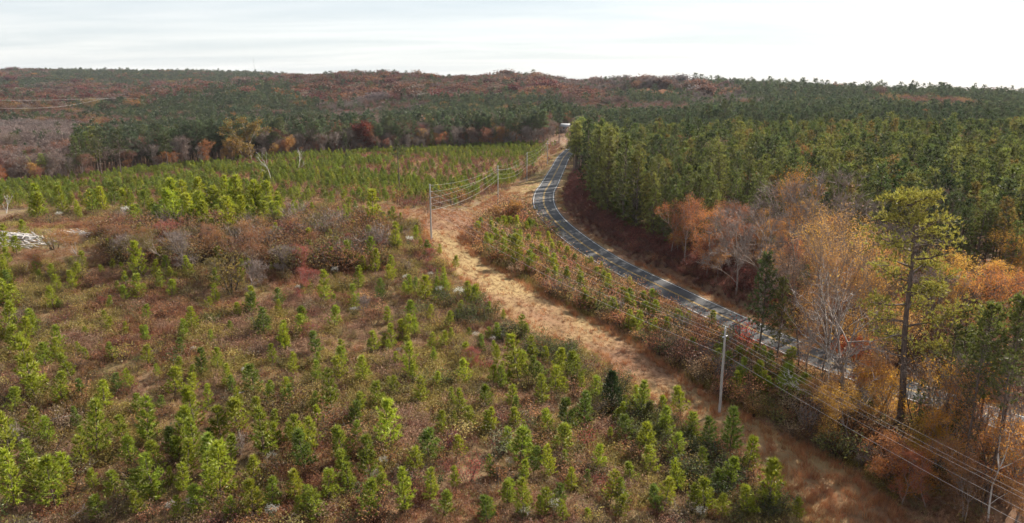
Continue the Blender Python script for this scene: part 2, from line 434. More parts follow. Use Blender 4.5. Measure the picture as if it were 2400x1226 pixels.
# ------------------------------------------------------------------ plants (each returns wood, foliage)
def young_pine(seed, H=4.0, detail=1.0):
    g = np.random.default_rng(seed)
    wood, fol = MB(), MB()
    lean = g.normal(size=2) * 0.05
    zs = np.linspace(0, H * 0.96, 6)
    axis = lambda z: np.array([lean[0] * z + 0.03 * math.sin(z * 2), lean[1] * z, z])
    wood.tube([axis(z) for z in zs], np.linspace(0.05, 0.012, 6), 4)
    z = 0.22 * H * g.uniform(0.4, 1.0)
    fat = g.uniform(0.85, 1.2)
    while z < H * 0.93:
        rel = z / H
        reach = fat * H * 0.27 * (1 - rel) ** 0.75 * min(1, 0.55 + rel * 1.6)
        nb = int(g.integers(4, 7))
        a0 = g.uniform(0, 6.28)
        for b in range(nb):
            if g.random() < 0.10: continue
            a = a0 + b * 6.283 / nb + g.normal() * 0.25
            L = reach * g.uniform(0.65, 1.25)
            rise = g.uniform(0.25, 0.6) + rel * 0.7
            d = unit([math.cos(a), math.sin(a), rise])
            p0 = axis(z); p1 = p0 + d * L * 0.55; p2 = p1 + unit(d + [0, 0, 0.35]) * L * 0.5
            wood.tube([p0, p1, p2], [0.016, 0.011, 0.006], 3)
            bv = g.uniform(0.2, 0.8)
            for t in ([0.35, 0.68, 1.0] if L > 0.35 else [0.6, 1.0]):
                c = p0 + (p1 - p0) * (t / 0.55) if t < 0.55 else p1 + (p2 - p1) * ((t - 0.55) / 0.45)
                k = int((17 if t == 1.0 else 13) * detail)
                dd = unit(d * 0.75 + np.array([0, 0, 0.25]) + g.normal(size=(k, 3)) * 0.55)
                fol.blades(c - dd * 0.03, dd, g.uniform(0.26, 0.44, k), g.uniform(0.05, 0.09, k) * (1 if detail > 0.8 else 1.7), np.clip(bv + g.normal(size=k) * 0.2, 0, 1), 0, g)
        z += H * g.uniform(0.075, 0.115)
    k = int(26 * detail)
    tip = axis(H * 0.93)
    dd = unit(np.array([0, 0, 0.9]) + g.normal(size=(k, 3)) * 0.42)
    pp = tip + np.outer(g.uniform(-0.35, 0.05, k), [0, 0, 1.0])
    fol.blades(pp, dd, g.uniform(0.2, 0.36, k), 0.05, g.uniform(0.4, 1, k), 0, g)
    return wood, fol

def stand_pine(seed, H=15.0, base=0.36, R0=2.1, nbr=60, tl=0.75, tw=0.12, k=9, dead=4):
    g = np.random.default_rng(seed)
    wood, fol = MB(), MB()
    lean = g.normal(size=2) * 0.012
    axis = lambda z: np.array([lean[0] * z + 0.12 * math.sin(z * 0.5 + seed), lean[1] * z, z])
    wood.tube([axis(z) for z in np.linspace(0, H * 0.97, 7)], np.linspace(H * 0.0105, 0.03, 7), 5)
    for i in range(nbr):
        rel = base + (1 - base) * ((i + g.uniform(0, 1)) / nbr) ** 0.9
        rel = min(rel, 0.975)
        q = (rel - base) / (1 - base)
        reach = R0 * (1 - q) ** 0.5 * min(1, 0.5 + 2.0 * q) * g.uniform(0.6, 1.2)
        a = i * 2.4 + g.normal() * 0.4
        rise = 0.05 + 0.75 * q + g.normal() * 0.12
        d = unit([math.cos(a), math.sin(a), rise])
        p0 = axis(rel * H); p1 = p0 + d * reach
        if k > 6: wood.tube([p0, p0 + d * reach * 0.55, p1 + [0, 0, 0.15]], [0.045, 0.03, 0.01], 3)
        bv = g.uniform(0.15, 0.85)
        for t in ((0.5, 0.8, 1.0) if reach > 1.0 else (0.65, 1.0)):
            c = p0 + (p1 - p0) * t + g.normal(size=3) * 0.16
            kk = k if t == 1.0 else max(3, int(k * 0.75))
            dd = unit(d * 0.55 + np.array([0, 0, 0.38]) + g.normal(size=(kk, 3)) * 0.6)
            fol.blades(c - dd * 0.08, dd, g.uniform(0.65, 1.15, kk) * tl, g.uniform(0.75, 1.25, kk) * tw, np.clip(bv + g.normal(size=kk) * 0.18, 0, 1), 0, g)
    kk = k * 2
    dd = unit(np.array([0, 0, 0.8]) + g.normal(size=(kk, 3)) * 0.45)
    fol.blades(np.tile(axis(H * 0.95), (kk, 1)) + np.outer(g.uniform(-0.5, 0.1, kk), [0, 0, 1.0]), dd, tl * 0.8, tw * 0.8, g.uniform(0.3, 1, kk), 0, g)
    for i in range(dead):
        a = g.uniform(0, 6.28); z = H * g.uniform(0.12, base)
        p0 = axis(z); wood.tube([p0, p0 + np.array([math.cos(a), math.sin(a), 0.1]) * g.uniform(0.6, 1.6)], [0.03, 0.008], 3)
    return wood, fol

def needle_cloud(fol, wood, c, rx, rz, n, g, tl, tw, frm=None):
    """a flat pad of needle tufts at a branch end"""
    p = g.normal(size=(n, 3)) * np.array([rx, rx, rz]) * 0.5 + c
    p[:, 2] += 0.22 * rz - 0.25 * ((p[:, 0] - c[0]) ** 2 + (p[:, 1] - c[1]) ** 2) / max(rx, 0.1)
    per = 6
    bv = np.repeat(np.clip(g.uniform(0.15, 0.85, n), 0, 1), per)
    dd = unit(np.repeat(unit(p - c) * 0.5 + np.array([0, 0, 0.55]), per, 0) + g.normal(size=(n * per, 3)) * 0.6)
    fol.blades(np.repeat(p, per, 0), dd, g.uniform(0.6, 1.1, n * per) * tl, g.uniform(0.8, 1.2, n * per) * tw, np.clip(bv + g.normal(size=n * per) * 0.15, 0, 1), 0, g)
    if wood is not None and frm is not None:
        for q in p[::max(1, n // 5)]:
            wood.tube([frm, (frm + q) / 2 + [0, 0, -0.1], q], [0.045, 0.03, 0.01], 3)

def old_pine(seed, H=22.0, first=0.5, spread=3.6, nbr=15, n=11, tl=0.55, tw=0.10, rad=None, bend=0.5, arms=None):
    """open-grown pine: bare lower trunk, long bent limbs that carry flat pads of needles"""
    g = np.random.default_rng(seed)
    wood, fol = MB(), MB()
    rad = rad or H * 0.0125
    sx, sy = g.normal(size=2) * bend
    axis = lambda z: np.array([sx * (z / H) ** 2 + 0.15 * math.sin(z * 0.35), sy * (z / H) ** 2, z])
    zs = np.linspace(0, H * 0.97, 12)
    wood.tube([axis(z) for z in zs], rad * (1 - 0.86 * (zs / H) ** 1.3) * (1 + 0.35 * np.exp(-zs / 0.8)), 8)
    arms_given = arms is not None
    if arms is None:
        arms = []
        for i in range(nbr):
            q = (i + g.uniform(0.2, 0.8)) / nbr
            rel = first + (0.96 - first) * q
            arms.append((rel, i * 2.4 + g.normal() * 0.5, spread * (1 - q * 0.62) * g.uniform(0.6, 1.15), 1.0))
    for rel, a, L, dens in arms:
        d = unit([math.cos(a), math.sin(a), g.uniform(0.0, 0.35)])
        p0 = axis(rel * H)
        pm = p0 + d * L * 0.5 + np.array([0, 0, g.uniform(-0.05, 0.3)])
        p1 = p0 + d * L + np.array([0, 0, g.uniform(0.2, 0.9) * L * 0.25])
        wood.tube([p0, pm, p1], [rad * 0.34, rad * 0.22, rad * 0.08], 4)
        dens = dens * (1.7 if arms_given and rel < 0.7 else 1.0)
        for (c, f) in ((p1, 1.0), ((pm + p1) / 2 + g.normal(size=3) * 0.5, 0.75), (pm + unit(np.cross(d, [0, 0, 1])) * L * g.uniform(-0.35, 0.35) + [0, 0, 0.3], 0.5)):
            nn = int(n * f * dens)
            if nn > 1: needle_cloud(fol, wood, c, L * 0.40 * f ** 0.5, L * 0.15 + 0.2, nn, g, tl, tw, (pm + c) / 2)
    needle_cloud(fol, wood, axis(H * 0.965), spread * 0.4, 0.8, int(n * 1.8), g, tl, tw, axis(H * 0.9))
    return wood, fol

def broadleaf(seed, H=12.0, levels=4, leaf_n=10, leaf=0.30, spread=0.8, split=3, trunk=0.28, twig=6, lo=False, sig=0.32, up=0.5, rad=None):
    """hardwood: forking limbs, twigs, and (where still held) leaves round the twig ends"""
    g = np.random.default_rng(seed)
    wood, fol = MB(), MB()
    tips = []
    rad = rad or H * 0.012
    def grow(p, d, L, r, lvl):
        n = 3 if not lo else 2
        pts = [p]; q = p; dd = d
        for i in range(n):
            dd = unit(dd + g.normal(size=3) * 0.13 + np.array([0, 0, 0.06]))
            q = q + dd * L / n; pts.append(q)
        wood.tube(pts, np.linspace(r, r * 0.55, n + 1), 5 if lvl == 0 and not lo else 3)
        if lvl >= levels - 1:
            tips.append((q, dd, L)); tips.append((pts[-2], dd, L)); return
        k = split + (1 if g.random() < 0.4 else 0)
        a0 = g.uniform(0, 6.28)
        side = unit(np.cross(dd, [0.3, 0.5, 0.8])); oth = np.cross(dd, side)
        for i in range(k):
            a = a0 + i * 6.283 / k + g.normal() * 0.3
            out = side * math.cos(a) + oth * math.sin(a)
            nd = unit(dd + out * spread * g.uniform(0.5, 1.15) + np.array([0, 0, up * 0.3]))
            grow(q if i else q, nd, L * g.uniform(0.58, 0.82), r * 0.52, lvl + 1)
        if lvl > 0 or levels < 4:
            out = side * math.cos(a0 + 1) + oth * math.sin(a0 + 1)
            grow(pts[1], unit(dd + out * spread), L * 0.55, r * 0.4, lvl + 1)
        elif not lo:
            for zf in (1, 2):
                a = g.uniform(0, 6.28)
                grow(pts[zf], unit(np.array([math.cos(a), math.sin(a), 0.6])), L * g.uniform(0.4, 0.6), r * 0.35, lvl + 1)
        # the leading shoot
        if lvl == 0: grow(q, unit(dd + g.normal(size=3) * 0.15), L * 0.75, r * 0.55, 1)
    grow(np.zeros(3), np.array([0, 0, 1.0]), H * trunk, rad, 0)
    T = np.array([t[0] for t in tips]); D = np.array([t[1] for t in tips])
    zmax = T[:, 2].max() + 0.3
    s = H / zmax
    if twig:
        P = np.repeat(T, twig, 0); dd = unit(np.repeat(D, twig, 0) + g.normal(size=P.shape) * 0.75)
        wood.blades(P, dd, g.uniform(0.5, 1.1, len(P)) * H * 0.085, H * (0.0032 if not lo else 0.007), 0.5, 0, g)
    if leaf_n:
        hold = g.random(len(T)) < 0.93
        P = np.repeat(T[hold], leaf_n, 0)
        bv = np.repeat(np.clip(g.normal(0.5, 0.17, hold.sum()), 0, 1), leaf_n)
        P = P + g.normal(size=P.shape) * sig * H / 12 + np.repeat(D[hold], leaf_n, 0) * 0.2
        fol.leaves(P, g.uniform(0.7, 1.3, len(P)) * leaf, np.clip(bv + g.normal(size=len(P)) * 0.2, 0, 1), 0, 0.3, g)
    for o in (wood, fol):
        o.v = [a * s for a in o.v]
    return wood, fol

def shrub(seed, H=2.0, stems=11, leaves=420, leaf=0.13, width=0.55, twig=70):
    g = np.random.default_rng(seed)
    wood, fol = MB(), MB()
    P = []
    for i in range(stems):
        a = g.uniform(0, 6.28); lean = g.uniform(0.05, width)
        d = unit([math.cos(a) * lean, math.sin(a) * lean, 1])
        L = H * g.uniform(0.6, 1.05)
        b = np.array([math.cos(a), math.sin(a), 0]) * g.uniform(0, 0.15) * H
        p1 = b + d * L * 0.5; p2 = p1 + unit(d + g.normal(size=3) * 0.2) * L * 0.5
        wood.tube([b, p1, p2], [0.014 * H, 0.009 * H, 0.003 * H], 3)
        t = g.uniform(0.25, 1.0, leaves // stems) ** 0.75
        q = np.where((t < 0.5)[:, None], b + (p1 - b) * (t / 0.5)[:, None], p1 + (p2 - p1) * ((t - 0.5) / 0.5)[:, None])
        P.append(q + g.normal(size=q.shape) * np.array([0.11, 0.11, 0.09]) * H)
    P = np.vstack(P); P[:, 2] = np.abs(P[:, 2])
    Q = P[g.integers(0, len(P), twig)]
    wood.blades(Q, unit(g.normal(size=Q.shape) * 0.6 + [0, 0, 0.7]), g.uniform(0.15, 0.35, twig) * H, 0.018 * H ** 0.5, 0.5, 0, g)
    cl = vnoise(P[:, 0] * 3 + seed, P[:, 1] * 3 + P[:, 2] * 3, 1.2 * H * 0.4, seed, 1)
    if leaves: fol.leaves(P, g.uniform(0.6, 1.3, len(P)) * leaf, np.clip(cl + g.normal(size=len(P)) * 0.2, 0, 1), 0, 0.2, g)
    return wood, fol

def cedar(seed, H=5.0):
    g = np.random.default_rng(seed)
    wood, fol = MB(), MB()
    wood.tube([(0, 0, 0), (0.05, 0, H * 0.5), (0, 0.03, H * 0.95)], [0.1, 0.06, 0.01], 5)
    n = 900
    z = g.uniform(0.03, 0.97, n) ** 0.9
    r = 0.27 * H * (1 - z) ** 0.7 * np.minimum(1, 0.6 + z * 2) * g.uniform(0.35, 1.05, n)
    a = g.uniform(0, 6.28, n)
    P = np.stack([np.cos(a) * r, np.sin(a) * r, z * H], 1)
    P = np.repeat(P, 3, 0)
    d = unit(np.stack([np.cos(np.repeat(a, 3)) * 0.5, np.sin(np.repeat(a, 3)) * 0.5, np.full(3 * n, 0.9)], 1) + g.normal(size=(3 * n, 3)) * 0.4)
    fol.blades(P, d, g.uniform(0.2, 0.45, 3 * n), 0.07, np.clip(np.repeat(g.uniform(0.1, 0.9, n), 3), 0, 1), 0, g)
    return wood, fol

def grass_tuft(seed, H=0.7, n=26, w=0.022, spread=0.45, base=0.16):
    g = np.random.default_rng(seed)
    fol = MB()
    P = np.zeros((n, 3)); P[:, :2] = g.normal(size=(n, 2)) * base
    d = unit(g.normal(size=(n, 3)) * spread * np.array([1, 1, 0.1]) + [0, 0, 1])
    L = H * g.uniform(0.5, 1.1, n)
    fol.blades(P, d, L * 0.9, w, g.uniform(0, 1, n), 0, g)
    return fol
def weed(seed, H=0.9, n=16, leaf=0.09, lv=90, width=0.38):
    g = np.random.default_rng(seed)
    fol = MB()
    P = np.zeros((n, 3)); P[:, :2] = g.normal(size=(n, 2)) * 0.2
    d = unit(g.normal(size=(n, 3)) * width * np.array([1, 1, 0.1]) + [0, 0, 1])
    L = H * g.uniform(0.55, 1.1, n)
    fol.blades(P, d, L, 0.022, g.uniform(0, 0.5, n), 0, g)
    i = g.integers(0, n, lv); t = g.uniform(0.3, 1.0, lv)
    Q = P[i] + d[i] * (L[i] * t)[:, None] + g.normal(size=(lv, 3)) * 0.07
    fol.leaves(Q, g.uniform(0.6, 1.4, lv) * leaf, g.uniform(0.1, 1, lv), 0, 0.2, g)
    return fol
def groundsel(seed, H=1.7):
    """bush with white seed heads on top"""
    g = np.random.default_rng(seed)
    w, f = shrub(seed, H, 10, 330, 0.10, 0.6, 30)
    top = MB()
    n = 26
    a = g.uniform(0, 6.28, n); r = np.sqrt(g.uniform(0, 1, n)) * 0.42 * H
    c = np.stack([np.cos(a) * r, np.sin(a) * r, H * (1.04 - 0.55 * (r / H) ** 2) + g.normal(size=n) * 0.08], 1)
    P = np.repeat(c, 12, 0) + g.normal(size=(n * 12, 3)) * 0.065 * H
    top.leaves(P, g.uniform(0.07, 0.13, len(P)), g.uniform(0, 1, len(P)), 0, 0.0, g)
    return w, f, top

# ------------------------------------------------------------------ object helpers
def mesh_obj(name, me, parent=None):
    o = bpy.data.objects.new(name, me)
    C.objects.link(o)
    if parent is not None: o.parent = parent
    return o
def empty(name, loc=(0, 0, 0), rz=0.0, s=1.0):
    o = bpy.data.objects.new(name, None)
    o.empty_display_size = 0.3
    C.objects.link(o)
    o.location = loc; o.rotation_euler = (0, 0, rz)
    o.scale = (s, s, s) if np.isscalar(s) else s
    return o
def tag(o, label=None, cat=None, group=None, kind=None):
    if label: o['label'] = label
    if cat: o['category'] = cat
    if group: o['group'] = group
    if kind: o['kind'] = kind
    return o
def tint_of(o, c):
    o['tint'] = [float(c[0]), float(c[1]), float(c[2])]
ROOTS = []
def plant(name, meshes, part_names, loc, rz, s, tints, tilt=(0, 0)):
    r = empty(name, loc, rz, s)
    r.rotation_euler = (tilt[0], tilt[1], rz)
    for me, pn, t in zip(meshes, part_names, tints):
        if me is None: continue
        o = mesh_obj(pn, me, r)
        if t is not None: tint_of(o, t)
    return r
def stuff_scatter(name, label, cat, protos, x, y, z, scl, rot, tint, idx):
    """one object holding a mass that nobody could count"""
    n = len(x)
    me = bpy.data.meshes.new(name)
    me.vertices.add(n)
    me.vertices.foreach_set('co', np.stack([x, y, z], 1).astype(np.float32).ravel())
    for an, ty, dat in (('scl', 'FLOAT_VECTOR', scl), ('rot', 'FLOAT_VECTOR', rot)):
        a = me.attributes.new(an, ty, 'POINT'); a.data.foreach_set('vector', np.asarray(dat, np.float32).ravel())
    a = me.attributes.new('tint', 'FLOAT_VECTOR', 'POINT'); a.data.foreach_set('vector', np.asarray(tint, np.float32).ravel())
    a = me.attributes.new('idx', 'INT', 'POINT'); a.data.foreach_set('value', np.asarray(idx, np.int32))
    col = bpy.data.collections.new(name + '_kinds')
    for i, pm in enumerate(protos):
        col.objects.link(bpy.data.objects.new('%s_%02d' % (name, i), pm))
    o = mesh_obj(name, me)
    ng = bpy.data.node_groups.new(name, 'GeometryNodeTree')
    ng.interface.new_socket('Geometry', in_out='INPUT', socket_type='NodeSocketGeometry')
    ng.interface.new_socket('Geometry', in_out='OUTPUT', socket_type='NodeSocketGeometry')
    N, L = ng.nodes, ng.links
    gi, go = N.new('NodeGroupInput'), N.new('NodeGroupOutput')
    ci = N.new('GeometryNodeCollectionInfo'); ci.inputs['Collection'].default_value = col
    ci.inputs['Separate Children'].default_value = True; ci.inputs['Reset Children'].default_value = True
    iop = N.new('GeometryNodeInstanceOnPoints'); iop.inputs['Pick Instance'].default_value = True
    def na(nm, ty):
        q = N.new('GeometryNodeInputNamedAttribute'); q.data_type = ty; q.inputs['Name'].default_value = nm
        return next(s for s in q.outputs if s.enabled and s.name == 'Attribute')
    e2r = N.new('FunctionNodeEulerToRotation')
    L.new(na('rot', 'FLOAT_VECTOR'), e2r.inputs[0])
    L.new(gi.outputs[0], iop.inputs['Points']); L.new(ci.outputs[0], iop.inputs['Instance'])
    L.new(na('idx', 'INT'), iop.inputs['Instance Index']); L.new(e2r.outputs[0], iop.inputs['Rotation']); L.new(na('scl', 'FLOAT_VECTOR'), iop.inputs['Scale'])
    L.new(iop.outputs[0], go.inputs[0])
    md = o.modifiers.new('scatter', 'NODES'); md.node_group = ng
    tag(o, label, cat, kind='stuff')
    return o
def rots(n, tilt=0.06):
    r = rng.normal(size=(n, 3)) * tilt; r[:, 2] = rng.uniform(0, 6.283, n)
    return r
def pick(pal, n, jit=0.14):
    """a colour from a palette [(weight, rgb)] for each of n plants"""
    w = np.array([p[0] for p in pal], float); w /= w.sum()
    i = rng.choice(len(pal), n, p=w)
    c = np.array([p[1] for p in pal])[i]
    return np.clip(c * (1 + rng.normal(size=(n, 1)) * jit) * (1 + rng.normal(size=(n, 3)) * jit * 0.22), 0.004, 0.9), i

# ------------------------------------------------------------------ the ground, in three covers
def axis_steps(lo, hi, f0, f1, step, grow):
    mid = list(np.arange(f0, f1 + 1e-6, step))
    a = []; s = step; p = f0
    while p > lo: s *= grow; p -= s; a.append(p)
    b = []; s = step; p = mid[-1]
    while p < hi: s *= grow; p += s; b.append(p)
    return np.array(a[::-1] + mid + b)
gx = axis_steps(-5200, 5200, -120, 110, 1.3, 1.10)
gy = axis_steps(-800, 6000, 34, 440, 1.3, 1.07)
GX, GY = np.meshgrid(gx, gy)
GZ = height(GX, GY)
nx, ny = len(gx), len(gy)
V = np.stack([GX, GY, GZ], -1).reshape(-1, 3)
ii, jj = np.meshgrid(np.arange(nx - 1), np.arange(ny - 1))
Q = np.stack([jj * nx + ii, jj * nx + ii + 1, (jj + 1) * nx + ii + 1, (jj + 1) * nx + ii], -1).reshape(-1, 4)
cxy = V[Q].mean(1)
def right_of_road(x, y):
    d, s, _ = road_dist(x, y)
    return d, s > 0
rd, rs = right_of_road(cxy[:, 0], cxy[:, 1])
in_strip = inside(cxy[:, 0], cxy[:, 1], STRIP)
shoulder = (rd < 6.2)
woods_low = (cxy[:, 1] < 100) & (cxy[:, 0] > 26) & ~in_strip
forest = ((rs & (rd > 6.2)) | (cxy[:, 1] > edge_y(cxy[:, 0])) | woods_low) & ~in_strip & ~shoulder
def ground_piece(name, mask, mat):
    q = Q[mask]
    used, inv = np.unique(q, return_inverse=True)
    me = bpy.data.meshes.new(name)
    me.from_pydata(V[used].tolist(), [], inv.reshape(-1, 4).tolist())
    me.materials.append(M[mat])
    me.polygons.foreach_set('use_smooth', np.ones(len(me.polygons), bool))
    o = mesh_obj(name, me); tag(o, kind='structure')
    return o
tag(ground_piece('ground', ~in_strip & ~forest & ~shoulder, 'ground'), 'rough brown soil of the replanted clearing under weeds')
tag(ground_piece('mown_strip', in_strip | (shoulder & ~in_strip), 'strip'), 'mown tan grass strip under the power line and along the road')
tag(ground_piece('forest_floor', forest, 'forest_floor'), 'brown leaf litter on the forest floor')

# ------------------------------------------------------------------ the road
def ribbon(off0, off1, dz, thick=0.0):
    P = catmull(ROAD, 24)
    t = np.gradient(P[:, :2], axis=0); t = unit(t)
    nrm = np.stack([t[:, 1], -t[:, 0]], 1)
    a = P[:, :2] + nrm * off0; b = P[:, :2] + nrm * off1
    return a, b, P[:, 2] + dz
def ribbon_mesh(name, off0, off1, dz, mat, skirt=0.0):
    a, b, z = ribbon(off0, off1, dz)
    n = len(a)
    vs = [(*p, zz) for p, zz in zip(a, z)] + [(*p, zz) for p, zz in zip(b, z)]
    fs = [(i, n + i, n + i + 1, i + 1) for i in range(n - 1)]
    if skirt:
        vs += [(*p, zz - skirt) for p, zz in zip(a, z)] + [(*p, zz - skirt) for p, zz in zip(b, z)]
        fs += [(2 * n + i, i, i + 1, 2 * n + i + 1) for i in range(n - 1)] + [(n + i, 3 * n + i, 3 * n + i + 1, n + i + 1) for i in range(n - 1)]
    me = bpy.data.meshes.new(name); me.from_pydata(vs, [], fs); me.materials.append(M[mat])
    return me
road = mesh_obj('road', ribbon_mesh('road', -3.35, 3.35, 0.07, 'asphalt', 0.35))
tag(road, 'two-lane grey asphalt road curving away through the pines', kind='structure')
for nm, o0, o1, mt in (('edge_line', -3.05, -2.93, 'white_line'), ('edge_line', 2.93, 3.05, 'white_line'), ('centre_line', -0.2, -0.09, 'yellow_line'), ('centre_line', 0.09, 0.2, 'yellow_line')):
    mesh_obj(nm, ribbon_mesh(nm, o0, o1, 0.085, mt), road)

# ------------------------------------------------------------------ plant kinds
def two(gen, wood_mat, leaf_mat, name):
    w, f = gen
    return (w.build(name + '_wood', wood_mat), f.build(name + '_leaf', leaf_mat) if f.n else None)
def one(gen, wood_mat, leaf_mat, name):
    w, f = gen
    o = MB(); o.add(w, 0); o.add(f, 1)
    return o.build(name, [wood_mat, leaf_mat])
YP = [two(young_pine(100 + i, 4.0, 1.0), 'pine_bark', 'needle', 'young_pine') for i in range(6)]
YPL = [one(young_pine(120 + i, 4.0, 0.45), 'pine_bark', 'needle', 'young_pine_far') for i in range(4)]
SP = [two(stand_pine(200 + i, 15, 0.28 + 0.03 * i, 2.55 + 0.12 * i, 76, 0.66, 0.11, 11), 'pine_bark', 'needle', 'stand_pine') for i in range(6)]
SPE = [two(stand_pine(210 + i, 14, 0.05, 2.7, 100, 0.66, 0.12, 11, 0), 'pine_bark', 'needle', 'edge_pine') for i in range(4)]
SPM = [one(stand_pine(220 + i, 15, 0.38, 2.4, 46, 0.85, 0.18, 8, 0), 'pine_bark', 'needle', 'stand_pine_mid') for i in range(4)]
SPL = [one(stand_pine(230 + i, 15, 0.42, 2.2, 22, 1.25, 0.34, 5, 0), 'pine_bark', 'needle', 'stand_pine_far') for i in range(4)]
OP = [two(old_pine(300 + i, 22, 0.42 + 0.06 * (i % 3), 4.3, 18, 16, 0.75, 0.15), 'pine_bark', 'needle', 'old_pine') for i in range(4)]
BL = [two(broadleaf(400 + i, 12, 4, 34, 0.155, 0.66, 3, 0.36, 2), 'grey_bark', 'leaf', 'broadleaf') for i in range(5)]
BLM = [one(broadleaf(425 + i, 13, 4, 16, 0.26, 0.66, 3, 0.33, 2, True, 0.5), 'twig_bark', 'leaf', 'broadleaf_mid') for i in range(4)]
BRM = [one(broadleaf(465 + i, 14, 4, 2, 0.2, 0.5, 3, 0.34, 6, True), 'twig_bark', 'leaf', 'bare_tree_mid') for i in range(3)]
BLL = [one(broadleaf(420 + i, 12, 3, 20, 0.6, 0.75, 3, 0.28, 2, True, 0.75), 'grey_bark', 'leaf', 'broadleaf_far') for i in range(4)]
BR = [two(broadleaf(440 + i, 13, 4, 1, 0.2, 0.6, 3, 0.27, 9), 'grey_bark', 'leaf', 'bare_tree') for i in range(4)]
BRL = [one(broadleaf(460 + i, 13, 3, 3, 0.5, 0.6, 3, 0.27, 10, True), 'twig_bark', 'leaf', 'bare_tree_far') for i in range(3)]
SH = [two(shrub(500 + i, 2.0, 12, 460, 0.115, 0.45 + 0.07 * i, 70), 'bark', 'leaf', 'shrub') for i in range(5)]
SHT = [two(shrub(510 + i, 2.0, 20, 90, 0.10, 0.5, 260), 'grey_bark', 'leaf', 'twiggy_shrub') for i in range(2)]
SHL = [one(shrub(520 + i, 2.0, 9, 380, 0.115, 0.55, 40), 'bark', 'leaf', 'shrub_mass') for i in range(4)]
CE = [two(cedar(530 + i, 5.0), 'bark', 'needle', 'cedar') for i in range(2)]
GS = []
for i in range(2):
    w_, f_, t_ = groundsel(540 + i)
    GS.append((w_.build('groundsel_wood', 'bark'), f_.build('groundsel_leaf', 'leaf'), t_.build('groundsel_fluff', 'fluff')))
GT = [grass_tuft(600 + i, 0.62, 26, 0.022, 0.55).build('grass_tuft', 'grass') for i in range(3)]
GTT = [grass_tuft(610 + i, 1.15, 34, 0.022, 0.22, 0.2).build('tall_grass', 'grass') for i in range(3)]
WD = [weed(620 + i, 0.75, 16, 0.075, 130, 0.42).build('weed', 'leaf') for i in range(5)]

PINE_PAL = [(4, (0.108, 0.130, 0.036)), (3, (0.072, 0.096, 0.033)), (2.2, (0.150, 0.160, 0.043)), (0.5, (0.18, 0.14, 0.045)), (1.2, (0.048, 0.068, 0.027))]
FAR_PINE = [(4, (0.058, 0.080, 0.040)), (3, (0.042, 0.062, 0.035)), (2, (0.075, 0.092, 0.042))]
RUST = [(4, (0.175, 0.070, 0.045)), (3, (0.140, 0.066, 0.050)), (2, (0.22, 0.09, 0.042)), (1.3, (0.17, 0.048, 0.040)), (0.8, (0.20, 0.125, 0.09))]
ORANGE = [(3, (0.34, 0.14, 0.035)), (2, (0.30, 0.17, 0.05)), (2, (0.27, 0.10, 0.04)), (1, (0.33, 0.20, 0.06))]
GOLD = [(3, (0.34, 0.215, 0.08)), (2, (0.30, 0.20, 0.06)), (1, (0.36, 0.25, 0.12))]
GREYP = [(3, (0.20, 0.145, 0.125)), (2, (0.17, 0.125, 0.11)), (1, (0.22, 0.125, 0.09))]
YOUNG_PAL = [(4, (0.238, 0.268, 0.023)), (3, (0.192, 0.236, 0.025)), (2, (0.232, 0.262, 0.026)), (1.2, (0.125, 0.172, 0.028))]
WEED_TAN = [(3, (0.36, 0.215, 0.125)), (2, (0.30, 0.165, 0.10)), (1, (0.32, 0.24, 0.11))]
WEED_RUST = [(3, (0.26, 0.125, 0.075)), (2, (0.20, 0.092, 0.062)), (1, (0.30, 0.14, 0.065))]
WEED_OLIVE = [(3, (0.27, 0.215, 0.065)), (2, (0.20, 0.165, 0.055)), (1, (0.33, 0.25, 0.09))]
WEED_MAUVE = [(3, (0.30, 0.19, 0.13)), (2, (0.24, 0.145, 0.105))]
SHRUB_PAL = [(3, (0.20, 0.10, 0.05)), (3, (0.17, 0.13, 0.05)), (2, (0.24, 0.13, 0.055)), (2, (0.13, 0.105, 0.04)), (1.5, (0.17, 0.065, 0.05)), (1.2, (0.22, 0.17, 0.12))]
C_PAL = [(4, (0.36, 0.18, 0.08)), (1.6, (0.29, 0.19, 0.08)), (2.6, (0.33, 0.14, 0.085)), (1.5, (0.15, 0.15, 0.05)), (1.5, (0.37, 0.25, 0.16))]
REDBRUSH = [(4, (0.20, 0.065, 0.055)), (3, (0.16, 0.058, 0.05)), (1, (0.24, 0.10, 0.06))]
SHRUB_WORD = ['rust-brown', 'olive', 'orange-brown', 'dark olive', 'dark red', 'pale tan']
C_WORD = ['orange-brown', 'yellow-olive', 'rust', 'green-brown', 'pale tan']

